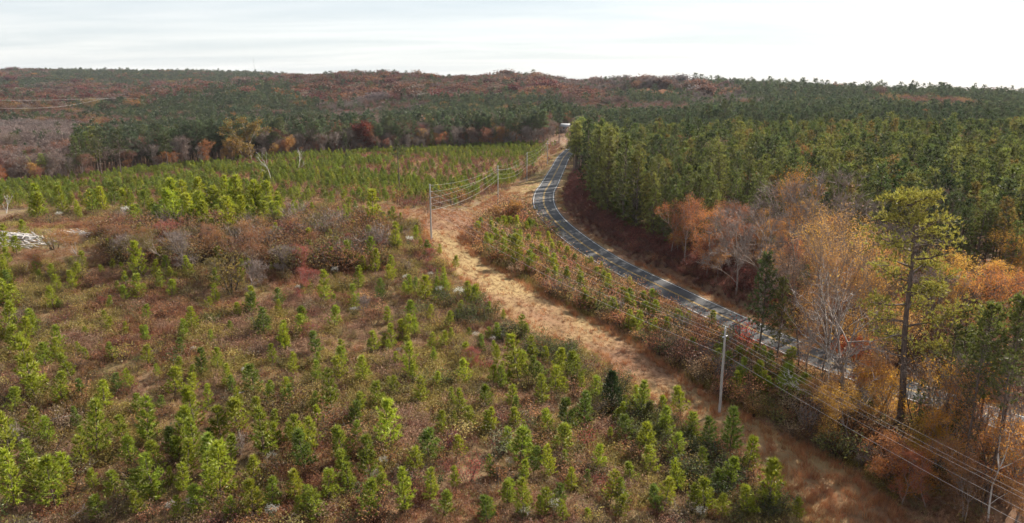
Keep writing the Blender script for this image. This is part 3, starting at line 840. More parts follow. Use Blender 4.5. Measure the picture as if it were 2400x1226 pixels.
ORD = ['zeroth', 'first', 'second', 'third', 'fourth', 'fifth', 'sixth', 'seventh', 'eighth', 'ninth', 'tenth', 'eleventh', 'twelfth', 'thirteenth', 'fourteenth', 'fifteenth',
       'sixteenth', 'seventeenth', 'eighteenth', 'nineteenth', 'twentieth', 'twenty-first', 'twenty-second', 'twenty-third', 'twenty-fourth', 'twenty-fifth', 'twenty-sixth', 'twenty-seventh',
       'twenty-eighth', 'twenty-ninth', 'thirtieth', 'thirty-first', 'thirty-second', 'thirty-third', 'thirty-fourth', 'thirty-fifth', 'thirty-sixth', 'thirty-seventh', 'thirty-eighth', 'thirty-ninth', 'fortieth']
LAB = {}
def note(root, key, noun, where, cat, group, word='', px=None):
    """remember a countable plant; labels are written at the end, when its neighbours are known"""
    LAB.setdefault((key, noun, where, cat, group), []).append((root, word))
def write_labels():
    for (key, noun, where, cat, group), L in LAB.items():
        rec = []
        for root, word in L:
            x, y, z = root.location
            px, py, _ = project(x, y, z)
            rec.append((float(py), float(px), root, word))
        rec.sort(key=lambda r: -r[0])
        per = 11
        ntier = max(1, math.ceil(len(rec) / per))
        for t in range(ntier):
            row = sorted(rec[t * per:(t + 1) * per], key=lambda r: r[1])
            for k, (py, px, root, word) in enumerate(row):
                w = (word + ' ') if word else ''
                if len(rec) == 1: lab = f'{w}{noun} {where}'
                elif ntier == 1: lab = f'{w}{noun} {where}, {ORD[k + 1]} from left'
                else: lab = f'{w}{noun} {where}, {ORD[k + 1]} from left, {ORD[min(t + 1, 40)]} tier up'
                tag(root, lab, cat, group)

# ------------------------------------------------------------------ young pines of the clearing, each where it stands
YOUNG_PX = """83,931,110 33,978,65 170,895,55 143,951,55 247,965,60 277,928,45 307,911,40 410,935,55 473,888,60 510,868,50 533,911,50 327,978,50 350,1045,85 463,1018,100 520,1045,65 560,1025,75
227,1071,115 117,1051,65 192,1101,72 310,1101,85 403,1078,60 430,1071,80 497,1111,100 367,1181,105 433,1158,65 467,1211,80 270,1178,60 130,1195,110 40,1191,125 520,1178,120 620,1075,90 593,1138,75 653,1051,50
597,928,60 633,948,55 667,938,50 777,958,80 747,1005,50 717,1111,100 597,1218,85 693,1178,65 770,1181,75 700,1221,60 233,1222,60 827,1005,60 910,1058,105 927,935,45 960,891,75 987,951,60 1003,1085,65 867,1135,95
863,1221,85 950,1205,95 970,1118,80 1010,1178,70 1037,1218,65 1067,1151,60 1090,905,58 1163,858,40 1217,901,75 1200,958,50 1213,1018,45 1217,1095,65 1227,1135,55 1227,1215,85 1270,1211,45 1287,1118,65 1313,1071,60
1333,1025,70 1307,891,65 1273,951,60 1300,928,45 1320,1218,45 1380,1221,30 1510,1071,58 1527,1118,50 1500,985,60 1577,1085,60 1590,1151,60 1597,978,50 1557,985,45 1470,1045,45 1710,1061,70 1750,1108,80 1643,1108,65
1800,1208,100 1867,1220,50 1650,1200,80 1617,1200,60 1683,1158,45 1740,1168,30 1840,955,75 1790,918,55 1620,838,45 97,520,55 153,507,42 187,520,30 340,500,40 390,520,60 420,545,60 450,535,55 480,540,55 510,515,50
545,500,45 560,510,60 590,505,55 620,500,50 545,555,60 270,480,40 300,500,40 20,625,45 330,657,70 290,673,33 323,703,48 377,683,50 403,700,38 257,730,30 127,727,55 97,660,30 30,680,60 13,723,60 20,790,65 87,777,45
140,833,65 450,777,57 430,800,40 507,713,40 560,750,40 587,737,60 543,780,30 620,790,50 653,737,30 667,823,60 713,780,50 743,837,50 420,837,40 777,627,50 727,613,45 760,713,65 783,773,55 40,833,60 393,640,40 283,613,30
873,543,60 927,587,65 860,573,45 820,633,60 880,643,55 920,653,50 987,583,20 1030,597,25 1067,633,35 957,693,45 993,707,50 1040,693,40 830,727,60 910,760,40 963,770,50 1100,720,55 1077,740,30 1180,750,25 1167,800,40
1220,793,50 1097,793,25 1143,800,30 870,610,45 840,680,45 890,700,50 1180,620,55 1210,633,75 1240,650,50 1253,607,25 1290,640,30 1177,543,25 1443,697,20 1513,753,40 1547,767,40 640,855,40 690,880,45 740,900,45 560,960,50
600,990,55 640,1010,50 690,1040,60 850,900,50 880,960,55 800,850,45 810,1090,70 740,1060,60 540,1090,70 460,1080,75 440,1120,80 500,1160,85 370,1110,70 290,1040,50 30,1080,80 70,1120,80 90,1160,80 160,1150,70 220,1150,60
330,1215,70 420,1220,60 640,1200,70 540,1222,60 820,1160,70 900,1170,65 1100,1010,45 1140,960,50 1060,960,45 1180,1060,50 1150,1120,55 1080,1080,50 1190,1190,60 1140,1215,55 1340,1150,55 1400,1110,50 1430,1180,55 1480,1140,45
1540,1210,55 1450,1215,50 1370,1000,50 1390,950,45 1250,850,45 1230,870,45 1280,860,40 1350,900,50 1130,830,35 1060,800,35 1010,820,40 950,830,45 880,830,45 1700,1150,60 1560,1040,55 1620,1040,60 1660,1060,55 1690,1215,60 1755,1215,60
60,560,35 240,500,42 210,500,40 430,490,45 470,490,48 640,520,40 660,540,35 600,540,40 500,560,45 10,590,50 40,600,40"""
YOUNG = [tuple(float(v) for v in t.split(',')) for t in YOUNG_PX.split()]
def height_from_px(p, hp, py):
    """how tall the thing is if it covers hp pixels above its foot"""
    return (CAM_Z - p[1] * slope_of(py - hp)) - p[2]
YOUNG += [(a + random.uniform(-16, 16), b + random.uniform(-9, 7), c * random.uniform(0.9, 1.15)) for a, b, c in YOUNG if b < 556 and a < 680 and random.random() < 0.8]
n_y = len(YOUNG)
ycol, yci = pick(YOUNG_PAL, n_y, 0.12)
for k, (px, py, hp) in enumerate(YOUNG):
    p = at(px, py)
    hgt = min(max(height_from_px(p, hp, py), 1.0), 6.5) * random.uniform(0.82, 1.14) * (1.22 if py < 900 else 1.3 if py < 1100 else 1.12) * (1.3 if py < 560 else 1)
    me = YP[k % 6]
    s = hgt / 4.0
    fat = s * random.uniform(1.05, 1.4) if hgt < 4.5 else s * random.uniform(0.95, 1.15)
    col = ycol[k]
    if py < 560: col = col * np.array([1.2, 1.15, 1.0])
    r = plant('young_pine', me, ('trunk', 'crown'), (p[0], p[1], p[2] - 0.05), random.uniform(0, 6.28), (fat, fat, s), (None, col), (random.gauss(0, 0.05), random.gauss(0, 0.05)))
    if px > 1150 and py > 780: r.scale = (fat * 1.2, fat * 1.2, s * 1.18)
    size = 'tall' if hp >= 80 else ('small' if hp <= 45 else 'mid-sized')
    word = size + ' ' + ('bright-green', 'green', 'yellow-green', 'deep-green')[yci[k]]
    if px > 1160 and py < 780 and px < 1600: where, grp = 'between strip and road', 'young pines beside the road'
    elif py < 565: where, grp = 'on the crest of the clearing', 'young pines on the crest'
    else: where, grp = 'in the clearing', 'young pines planted in the clearing'
    note(r, 'young', 'young pine', where, 'pine', grp, word)

# more of them, too small or too many to single out
X = rng.uniform(-85, 40, 2600); Y = rng.uniform(48, 176, 2600)
px_, py_, _ = project(X, Y, height(X, Y))
crest = (py_ < 552) & (py_ > 468) & (px_ > 300) & (px_ < 660)
lowl = (py_ > 900) & (px_ < 1300)
ok = (px_ < 1700) & (px_ > -40) & (py_ < 1240) & ~inside(X + 1, Y + 1, STRIP) & ~inside(X, Y, STRIP) & (rng.random(2600) < np.where(crest, 0.34, np.where(lowl, 0.20, 0.22))) & ~((px_ < 235) & (py_ > 528) & (py_ < 640))
ok &= (X < np.interp(Y, [p[1] for p in sorted(RIGHT_W, key=lambda q: q[1])], [p[0] for p in sorted(RIGHT_W, key=lambda q: q[1])]) - 6)
X, Y = X[ok], Y[ok]; n = len(X)
hh = np.where(crest[ok], rng.uniform(1.0, 1.5, n), rng.uniform(0.4, 0.95, n))
X2 = rng.uniform(-8, 40, 500); Y2 = rng.uniform(86, 190, 500)
d2_, s2_, _ = road_dist(X2, Y2)
o2 = (s2_ < 0) & (d2_ > 7) & (X2 > np.interp(Y2, [p[1] for p in sorted(RIGHT_W, key=lambda q: q[1])], [p[0] for p in sorted(RIGHT_W, key=lambda q: q[1])]) + 1.5)
X = np.concatenate([X, X2[o2]]); Y = np.concatenate([Y, Y2[o2]]); hh = np.concatenate([hh, rng.uniform(0.6, 1.1, o2.sum())]); n = len(X)
stuff_scatter('pine_seedlings', 'small pine seedlings scattered between the larger young pines', 'pines', [one(young_pine(140 + i, 4.0, 1.0), 'pine_bark', 'needle', 'seedling') for i in range(4)],
              X, Y, height(X, Y) - 0.05, np.stack([hh * 1.25, hh * 1.25, hh], 1), rots(n, 0.04), pick(YOUNG_PAL, n, 0.12)[0], rng.integers(0, 4, n))

# two dark cedars by the mown strip and a bronze one lower down
for k, (px, py, hp, wx, col, lab) in enumerate(((1432, 968, 100, 1.25, (0.030, 0.048, 0.018), 'tall dark-green bushy cedar at the edge of the mown strip'),
                                             (1335, 885, 42, 1.1, (0.034, 0.052, 0.02), 'small dark-green cedar above the tall one at the strip'),
                                             (1520, 1010, 70, 1.3, (0.085, 0.085, 0.026), 'olive-bronze bushy cedar below the tall dark one'))):
    p = at(px, py); hg = height_from_px(p, hp, py); s = hg / 5
    r = plant('cedar_tree', CE[k % 2], ('trunk', 'crown'), (p[0], p[1], p[2] - 0.05), k, (s * wx, s * wx, s), (None, col))
    tag(r, lab, 'cedar', 'cedars at the strip')

# ------------------------------------------------------------------ seed-headed bushes
GSEL = [(298, 513, 26), (140, 516, 18), (960, 578, 22), (1078, 710, 32), (1030, 700, 26), (890, 590, 24), (760, 630, 22), (785, 650, 22), (952, 668, 22), (935, 835, 18), (1115, 800, 20), (1155, 808, 18), (1175, 800, 18),
        (640, 1095, 30), (900, 1100, 26), (640, 1222, 34), (455, 832, 18), (450, 1200, 30), (880, 1130, 26), (1195, 1100, 24), (1300, 1210, 34), (1230, 1222, 30), (830, 742, 20), (1640, 1222, 30), (405, 1210, 30), (590, 508, 16),
        (835, 500, 16), (1336, 378, 16), (30, 1040, 30), (575, 880, 18), (1010, 655, 16), (700, 690, 20), (1290, 632, 20)]
for k, (px, py, hp) in enumerate(GSEL):
    p = at(px, py); hg = min(max(height_from_px(p, hp, py), 0.9), 2.6); s = hg / 1.75
    w = random.uniform(0.45, 0.62) if k not in (0, 1, 2, 3) else 0.75
    r = plant('groundsel_bush', GS[k % 2], ('stems', 'foliage', 'seed_heads'), (p[0], p[1], p[2] - 0.03), k * 1.3, s,
              (None, (0.12, 0.14, 0.06), (w, w * 0.98, w * 0.88)))
    note(r, 'gs', 'pale bush with white seed heads', 'among young pines', 'bush', 'white-tufted bushes')

# ------------------------------------------------------------------ shrubs
def zone_of(x, y):
    """clearing 0, strip 1, brush between strip and road 2, road and verge 3, bank right of the road 4, plantation behind 5, woods 6"""
    d, s, _ = road_dist(x, y)
    z = np.zeros(len(x), int)
    east = np.interp(y, [p[1] for p in EASTLINE], [p[0] for p in EASTLINE])
    z[(x > east) & (s < 0)] = 2
    z[(s < 0) & (x <= east) & (y > 178 + 0.12 * np.abs(x))] = 5
    z[s > 0] = 4
    z[(y > edge_y(x)) & (s < 0)] = 6
    z[inside(x, y, STRIP)] = 1
    z[d < 5.4] = 3
    return z, d, s
EASTLINE = sorted([(62, 22), (60, 520)] + RIGHT_W, key=lambda p: p[1])

def in_frame(x, y, z, m=60):
    px, py, d = project(x, y, z)
    return (px > -m) & (px < 2400 + m) & (py > 100) & (py < 1226 + m) & (d > 5)
def jitter_grid(x0, x1, y0, y1, s, j=0.45):
    X, Y = np.meshgrid(np.arange(x0, x1, s), np.arange(y0, y1, s))
    X = X.ravel() + rng.uniform(-j, j, X.size) * s; Y = Y.ravel() + rng.uniform(-j, j, Y.size) * s
    return X, Y

# clearing: scattered clumps; a thick belt of taller brush below the crest
X, Y = jitter_grid(-110, 45, 45, 182, 2.3)
zn, d_, s_ = zone_of(X, Y)
px_, py_, _ = project(X, Y, height(X, Y))
belt = np.exp(-((py_ - 585) / 55) ** 2) * (px_ < 900) * (0.6 + 0.5 * (px_ > 330))
belt = np.maximum(belt, np.exp(-((py_ - 462) / 20) ** 2) * (px_ > 800) * (px_ < 1010))
dens = 0.14 + 0.85 * belt + 0.38 * (vnoise(X, Y, 13, 21, 2) > 0.60) + 0.25 * (py_ > 940) * (px_ > 1150)
keep = (zn == 0) & (rng.random(len(X)) < dens) & in_frame(X, Y, height(X, Y), 200)
strip_near = inside(X + 1.5, Y, STRIP) | inside(X, Y - 1.5, STRIP)
keep &= ~strip_near
pile = ((px_ < 235) & (py_ > 528) & (py_ < 640))      # the log heaps lie open
keep &= ~pile
SX, SY = X[keep], Y[keep]; SB = belt[keep]
scol, sci = pick(SHRUB_PAL, len(SX), 0.15)
sh = np.where(SB > 0.35, rng.uniform(2.6, 5.0, len(SX)), rng.uniform(0.9, 2.2, len(SX)))
# brush between strip and road
X, Y = jitter_grid(-15, 60, 72, 215, 1.75)
zn, d_, s_ = zone_of(X, Y)
keep = (zn == 2) & (d_ > 5.9) & (rng.random(len(X)) < 0.86)
CX, CY = X[keep], Y[keep]
ccol, cci = pick(C_PAL, len(CX), 0.15)
ch = rng.uniform(1.8, 4.2, len(CX)) * np.where((CY > 165), 1.45, 1.0) * np.where(d_[keep] < 8, 0.8, 1)
# clumps along the far side of the strip
more_px = [(840, 470, 45), (870, 478, 40), (905, 470, 45), (935, 480, 50), (820, 485, 35), (1030, 490, 45), (1060, 480, 50), (1080, 482, 45), (1010, 480, 40), (1095, 478, 38), (1180, 470, 10), (1000, 500, 25), (940, 525, 30), (975, 535, 25)]
hand = []
for (px, py, hp) in more_px:
    p = at(px, py); hand.append((p[0], p[1], min(max(height_from_px(p, hp, py), 1.2), 5.5)))
hand = np.array(hand)
allx = np.concatenate([SX, CX, hand[:, 0]]); ally = np.concatenate([SY, CY, hand[:, 1]])
allh = np.concatenate([sh, ch, hand[:, 2]])
hc, hci = pick([(3, (0.24, 0.115, 0.05)), (2, (0.19, 0.085, 0.05)), (1, (0.14, 0.11, 0.045))], len(hand), 0.1)
allc = np.vstack([scol, ccol, hc])
word = [SHRUB_WORD[i] for i in sci] + [C_WORD[i] for i in cci] + [('orange-brown', 'rust-brown', 'olive')[i] for i in hci]
zone = np.array([0] * len(SX) + [2] * len(CX) + [1] * len(hand))
allz = height(allx, ally)
px_, py_, dep = project(allx, ally, allz)
size = allh / dep; size[~in_frame(allx, ally, allz, 0)] = 0
order = np.argsort(-size)
ind = order[:240]; rest = order[240:]
for k in ind:
    tw = rng.random() < 0.14
    me = SHT[k % 2] if tw else SH[k % 5]
    s = allh[k] / 2.05; w = s * rng.uniform(0.95, 1.5)
    r = plant('shrub', me, ('stems', 'foliage'), (allx[k], ally[k], allz[k] - 0.06), rng.uniform(0, 6.28), (w, w, s), (None, allc[k]))
    hw = 'tall' if allh[k] > 2.3 else ('low' if allh[k] < 1.3 else 'mid-height')
    wh = ('in the clearing', 'along the far end of the strip', 'between strip and road')[{0: 0, 1: 1, 2: 2}[int(zone[k])]]
    gp = ('shrubs in the clearing', 'shrubs at the far end of the strip', 'shrubs between strip and road')[int(zone[k])]
    note(r, 'shrub', 'twiggy shrub' if tw else 'shrub', wh, 'shrub', gp, hw + ' ' + word[k])
BRX = [allx[rest]]; BRY = [ally[rest]]; BRH = [allh[rest]]; BRC = [allc[rest]]
# evergreen thicket along the lower side of the strip
LW = np.array([at(*p)[:2] for p in LEFT_PX[:9]])
seg = catmull(LW, 8)
for k in range(115):
    q = seg[rng.integers(0, len(seg))]
    off = rng.uniform(1.0, 9.0)
    x, y = q[0] - off * 0.85 + rng.normal() * 0.6, q[1] - off * 0.5 + rng.normal() * 0.6
    if inside(np.array([x]), np.array([y]), STRIP)[0]: continue
    hgt_ = rng.uniform(1.3, 3.2); s = hgt_ / 2.05
    c = np.array([(0.075, 0.095, 0.03), (0.055, 0.075, 0.025), (0.11, 0.12, 0.035)][k % 3]) * rng.uniform(0.85, 1.15)
    r = plant('shrub', SH[k % 5], ('stems', 'foliage'), (x, y, h1(x, y) - 0.05), k, (s * 1.25, s * 1.25, s), (None, c))
    note(r, 'ever', 'evergreen shrub', 'along the strip', 'shrub', 'evergreen shrubs along the strip', ('green', 'dark green', 'olive-green')[k % 3])
# two red sumac-like shrubs, grey-green one, in the lower clearing
for (px, py, hp, wx, col, lab) in ((1098, 1135, 70, 0.8, (0.33, 0.085, 0.075), 'upright crimson-leaved shrub in the lower clearing'),
                               (1048, 1055, 50, 1.1, (0.17, 0.045, 0.06), 'dark maroon shrub up the slope from the crimson one'),
                               (1168, 1070, 62, 1.2, (0.20, 0.22, 0.13), 'round grey-green feathery bush beside the maroon shrub'),
                               (545, 690, 95, 1.0, (0.17, 0.125, 0.035), 'big dark olive-gold shrub rising above the brush belt'),
                               (1733, 830, 85, 0.9, (0.40, 0.07, 0.045), 'bright red maple sapling at the top of the utility pole beside the road'),
                               (128, 585, 50, 1.3, (0.20, 0.20, 0.055), 'rounded yellow-olive shrub at the end of the log pile')):
    p = at(px, py); hg = height_from_px(p, hp, py); s = hg / 2.05
    r = plant('shrub', SH[int(px) % 5], ('stems', 'foliage'), (p[0], p[1], p[2] - 0.05), px, (s * wx, s * wx, s), (None, col))
    tag(r, lab, 'shrub')
# waist-high clumps in drifts
X, Y = jitter_grid(-115, 45, 45, 180, 2.6)
zn, d_, s_ = zone_of(X, Y)
pq, pr, _ = project(X, Y, height(X, Y))
keep = (zn == 0) & (rng.random(len(X)) < 0.14 + 0.72 * (vnoise(X, Y, 15, 133, 2) > 0.47)) & in_frame(X, Y, height(X, Y), 150) & ~((pq < 235) & (pr > 528) & (pr < 640))
b, _ = pick(SHRUB_PAL + WEED_OLIVE + [(2, (0.30, 0.15, 0.08)), (1.5, (0.085, 0.11, 0.035)), (1, (0.26, 0.07, 0.06))], keep.sum(), 0.18)
BRX.append(X[keep]); BRY.append(Y[keep]); BRH.append(rng.uniform(1.1, 2.9, keep.sum())); BRC.append(b)
# knee-high clumps all over the clearing
X, Y = jitter_grid(-115, 45, 45, 180, 1.9)
zn, d_, s_ = zone_of(X, Y)
pq, pr, _ = project(X, Y, height(X, Y))
keep = (zn == 0) & (rng.random(len(X)) < 0.42 + 0.6 * vnoise(X, Y, 8, 33, 2)) & in_frame(X, Y, height(X, Y), 150) & ~((pq < 235) & (pr > 528) & (pr < 615))
b, _ = pick(WEED_RUST + WEED_OLIVE + WEED_MAUVE + SHRUB_PAL, keep.sum(), 0.2)
BRX.append(X[keep]); BRY.append(Y[keep]); BRH.append(rng.uniform(0.6, 1.7, keep.sum())); BRC.append(b)
# red brush on the bank, brush in the plantation, under the woods and on the old clear-cut: a mass
X, Y = jitter_grid(8, 75, 85, 330, 1.35)
zn, d_, s_ = zone_of(X, Y)
keep = (zn == 4) & (d_ > 5.6) & (d_ < 18) & (Y < 300)
b, _ = pick(REDBRUSH, keep.sum(), 0.15)
BRX.append(X[keep]); BRY.append(Y[keep]); BRH.append(rng.uniform(1.3, 2.9, keep.sum()) * np.clip((d_[keep] - 4) / 5, 0.35, 1)); BRC.append(b)
X, Y = jitter_grid(-290, 30, 178, 470, 4.6)
zn, d_, s_ = zone_of(X, Y)
keep = (zn == 5) & (rng.random(len(X)) < 0.24 + 0.75 * (vnoise(X, Y, 24, 31, 3) > 0.51)) & in_frame(X, Y, height(X, Y), 100)
b, _ = pick(RUST, keep.sum(), 0.15)
BRX.append(X[keep]); BRY.append(Y[keep]); BRH.append(rng.uniform(1.5, 3.4, keep.sum())); BRC.append(b)
X, Y = jitter_grid(26, 130, 30, 125, 2.4)
zn, d_, s_ = zone_of(X, Y)
keep = (((zn == 2) & (Y < 96)) | ((zn == 4) & (d_ > 7))) & (rng.random(len(X)) < 0.6)
b, _ = pick([(3, (0.22, 0.11, 0.06)), (2, (0.30, 0.17, 0.05)), (2, (0.14, 0.07, 0.05)), (2, (0.13, 0.12, 0.045))], keep.sum(), 0.15)
BRX.append(X[keep]); BRY.append(Y[keep]); BRH.append(rng.uniform(0.8, 2.4, keep.sum())); BRC.append(b)
BX, BY, BH, BC = np.concatenate(BRX), np.concatenate(BRY), np.concatenate(BRH), np.vstack(BRC)
n = len(BX)
stuff_scatter('brush', 'low rust, olive and red brush filling the gaps and the road bank', 'brush', SHL, BX, BY, height(BX, BY) - 0.08,
              np.stack([BH / 2 * rng.uniform(1, 1.6, n)] * 2 + [BH / 2], 1), rots(n), BC, rng.integers(0, 4, n))

# ------------------------------------------------------------------ weeds of the clearing, in drifts of colour
def dens_cloud(n_try, x0, x1, y0, y1):
    return rng.uniform(x0, x1, n_try), rng.uniform(y0, y1, n_try)
X, Y = dens_cloud(88000, -120, 48, 46, 185)
Z = height(X, Y)
zn, d_, s_ = zone_of(X, Y)
pq, pr, _ = project(X, Y, Z)
ok = ((zn == 0) | ((zn == 2) & (d_ > 5.6))) & in_frame(X, Y, Z, 80) & ~((pq < 215) & (pr > 535) & (pr < 596) & (rng.random(len(X)) < 0.85))
X, Y, Z = X[ok], Y[ok], Z[ok]
n1 = vnoise(X, Y, 17, 41, 3); n2 = vnoise(X, Y, 9, 47, 3); n3 = vnoise(X, Y, 5, 53, 2)
kind = np.zeros(len(X), int)                      # 0 tan, 1 rust, 2 olive, 3 mauve twigs
kind[n1 > 0.56] = 1
kind[(n2 > 0.56)] = 2
kind[(n3 > 0.67)] = 3
flip = rng.random(len(X)) < 0.16
kind[flip] = rng.integers(0, 4, flip.sum())
tints = np.zeros((len(X), 3))
for q, pal in enumerate((WEED_TAN, WEED_RUST, WEED_OLIVE, WEED_MAUVE)):
    m = kind == q; tints[m] = pick(pal, m.sum(), 0.13)[0]
hgt = rng.uniform(0.5, 1.45, len(X)) * (0.6 + 1.0 * n2)
sc = np.stack([hgt * rng.uniform(1.0, 1.6, len(X))] * 2 + [hgt], 1)
idx = np.where(kind == 0, rng.integers(5, 8, len(X)), rng.integers(0, 5, len(X)))
stuff_scatter('dry_weeds', 'tangled dry weeds in tan, rust and olive covering the clearing', 'weeds', WD + GT, X, Y, Z - 0.03, sc, rots(len(X), 0.12), tints, idx)

# ------------------------------------------------------------------ grass on the strip and verges
X, Y = dens_cloud(90000, -42, 66, 20, 240)
zn, d_, s_ = zone_of(X, Y)
Z = height(X, Y)
ok = ((zn == 1) | ((d_ > 3.9) & (d_ < 6.4) & (rng.random(len(X)) < 0.7))) & in_frame(X, Y, Z, 60) & (d_ > 3.9)
X, Y, Z, d_ = X[ok], Y[ok], Z[ok], d_[ok]
n1 = vnoise(X, Y, 10, 61, 3)
low = np.clip((92 - Y) / 25, 0, 1)               # rougher, redder grass down the hill
edge_in = ~(inside(X + 1.8, Y + 1.2, STRIP) & inside(X - 1.8, Y - 1.2, STRIP))
tall = (rng.random(len(X)) < 0.06 + 0.55 * low + 0.45 * edge_in * (Y < 150))
ta, _ = pick([(3, (0.285, 0.152, 0.082)), (3, (0.25, 0.122, 0.068)), (1, (0.32, 0.23, 0.11)), (1, (0.30, 0.145, 0.095))], len(X), 0.14)
tb, _ = pick([(3, (0.41, 0.18, 0.08)), (2, (0.34, 0.14, 0.07)), (1, (0.44, 0.24, 0.12))], len(X), 0.14)
tints = np.where((tall | (n1 + 0.6 * low > 0.72))[:, None], tb, ta)
hh = np.where(tall, rng.uniform(0.6, 1.25, len(X)), rng.uniform(0.25, 0.6, len(X)))
sc = np.stack([np.where(tall, 1.0, 0.95) * rng.uniform(0.8, 1.5, len(X))] * 2 + [hh], 1)
idx = np.where(tall, rng.integers(3, 6, len(X)), rng.integers(0, 3, len(X)))
stuff_scatter('dry_grass', 'dry tan and orange-brown grass along the mown strip and road verge', 'grass', GT + GTT, X, Y, Z - 0.02, sc, rots(len(X), 0.15), tints, idx)
X, Y = dens_cloud(60000, -25, 60, 200, 460)
zn, d_, s_ = zone_of(X, Y)
ok = ((zn == 1) | ((d_ > 4.0) & (d_ < 6.4))) & (d_ > 4.0)
X, Y = X[ok], Y[ok]; Z = height(X, Y)
greenish = np.clip(1 - np.abs(d_[ok] - 6) / 7, 0, 1) * (vnoise(X, Y, 12, 71, 2) > 0.42)
ta, _ = pick([(3, (0.40, 0.26, 0.13)), (2, (0.36, 0.20, 0.11)), (1, (0.33, 0.27, 0.11))], len(X), 0.14)
ta = np.where((rng.random(len(X)) < greenish * 0.7)[:, None], np.array([0.30, 0.28, 0.10]), ta)
far_edge = (d_[ok] > 13)
ta = np.where(far_edge[:, None] & (rng.random(len(X)) < 0.7)[:, None], np.array([0.29, 0.13, 0.08]), ta)
hh = np.where(far_edge, rng.uniform(0.5, 1.3, len(X)), rng.uniform(0.2, 0.45, len(X)))
stuff_scatter('verge_grass', 'tan and greenish grass of the far verge beside the road', 'grass', GT, X, Y, Z - 0.02, np.stack([np.full(len(X), 1.8)] * 2 + [hh], 1), rots(len(X), 0.12), ta, rng.integers(0, 3, len(X)))

# ------------------------------------------------------------------ young plantation on the slope behind the crest (past the 300 largest: one mass)
a = R(14)
U, W = np.meshgrid(np.arange(-330, 330, 3.3), np.arange(120, 560, 2.1))
U = U.ravel() + rng.normal(size=U.size) * 0.35; W = W.ravel() + rng.normal(size=W.size) * 0.5
X = U * math.cos(a) - (W - 300) * math.sin(a) * -1; Y = 300 + (W - 300) * math.cos(a) - U * math.sin(a)
zn, d_, s_ = zone_of(X, Y)
ok = (zn == 5) & (X > -300) & (d_ > 12) & (rng.random(len(X)) < (0.76 - 0.64 * (vnoise(X, Y, 24, 31, 3) > 0.51)) * np.clip((Y - 172) / 40, 0.35, 1)) & ~inside(X + 3, Y, STRIP) & ~inside(X + 1.5, Y - 3, STRIP)
X, Y = X[ok], Y[ok]; Z = height(X, Y)
ok = in_frame(X, Y, Z, 120); X, Y, Z = X[ok], Y[ok], Z[ok]
n = len(X)
tt, _ = pick([(4, (0.175, 0.212, 0.030)), (3, (0.135, 0.172, 0.032)), (1, (0.22, 0.235, 0.034))], n, 0.15)
hh = rng.uniform(0.7, 1.15, n)
stuff_scatter('young_pine_plantation', 'dense rows of small green pines on the slope behind the crest', 'pines', YPL, X, Y, Z - 0.05, np.stack([hh * 1.25, hh * 1.25, hh], 1), rots(n, 0.03), tt, rng.integers(0, 4, n))
# weeds between them
X, Y = dens_cloud(26000, -260, 30, 178, 450)
zn, d_, s_ = zone_of(X, Y); Z = height(X, Y)
ok = (zn == 5) & in_frame(X, Y, Z, 60); X, Y, Z = X[ok], Y[ok], Z[ok]
tt, _ = pick(WEED_RUST + WEED_TAN + WEED_OLIVE, len(X), 0.2)
s = rng.uniform(0.8, 1.4, len(X))
stuff_scatter('plantation_weeds', 'brown weeds between the rows of small pines', 'weeds', WD, X, Y, Z - 0.03, np.stack([s * 1.6, s * 1.6, s], 1), rots(len(X), 0.1), tt, rng.integers(0, 5, len(X)))

# ------------------------------------------------------------------ the woods: which kind grows where
HARD = [  # (outline in the photograph, chance of hardwood, palette, chance that a hardwood is bare)
    ([(-200, 160), (60, 158), (110, 172), (70, 182), (-200, 190)], 0.55, RUST, 0.35),
    ([(-200, 240), (30, 212), (190, 190), (260, 205), (400, 197), (560, 190), (705, 178), (705, 193), (540, 206), (430, 226), (330, 236), (270, 240), (-200, 262)], 0.62, RUST, 0.4),
    ([(-200, 228), (170, 240), (210, 262), (330, 285), (280, 300), (-200, 305)], 0.52, RUST + RUST + ORANGE, 0.25),
    ([(-200, 278), (165, 288), (190, 350), (20, 352), (-200, 352)], 0.93, GREYP, 0.92),
    ([(690, 196), (720, 176), (800, 168), (1000, 176), (1180, 172), (1300, 174), (1420, 180), (1420, 236), (1330, 232), (1200, 224), (1000, 236), (860, 247), (760, 264), (700, 232)], 0.66, RUST, 0.3),
    ([(750, 258), (860, 240), (1000, 236), (1000, 254), (850, 270), (750, 278)], 0.8, RUST + GREYP, 0.4),
    ([(640, 306), (760, 290), (960, 282), (1160, 272), (1310, 284), (1320, 345), (640, 375)], 0.62, RUST + RUST + ORANGE + GREYP, 0.45),
    ([(-200, 350), (160, 345), (160, 430), (-200, 450)], 0.7, RUST + GREYP, 0.5),
    ([(160, 330), (640, 312), (640, 372), (160, 425)], 0.4, RUST + GREYP, 0.5),
    ([(1300, 180), (1620, 186), (1640, 212), (1300, 212)], 0.8, GREYP + RUST, 0.75),
    ([(1300, 210), (1420, 214), (1460, 246), (1600, 243), (1640, 262), (1330, 258)], 0.82, RUST, 0.25),
    ([(1600, 200), (1700, 204), (1790, 242), (1620, 246)], 0.6, GREYP + RUST, 0.5),
    ([(2060, 216), (2130, 228), (2310, 243), (2310, 256), (2060, 242)], 0.62, RUST + RUST + ORANGE, 0.1),
    ([(1340, 270), (1420, 280), (1440, 330), (1340, 345)], 0.7, RUST + GREYP, 0.6),
]
CUT = [(1420, 216), (1480, 205), (1560, 204), (1612, 214), (1606, 240), (1450, 236)]
HOUSE = np.array([36.0, 498.0])
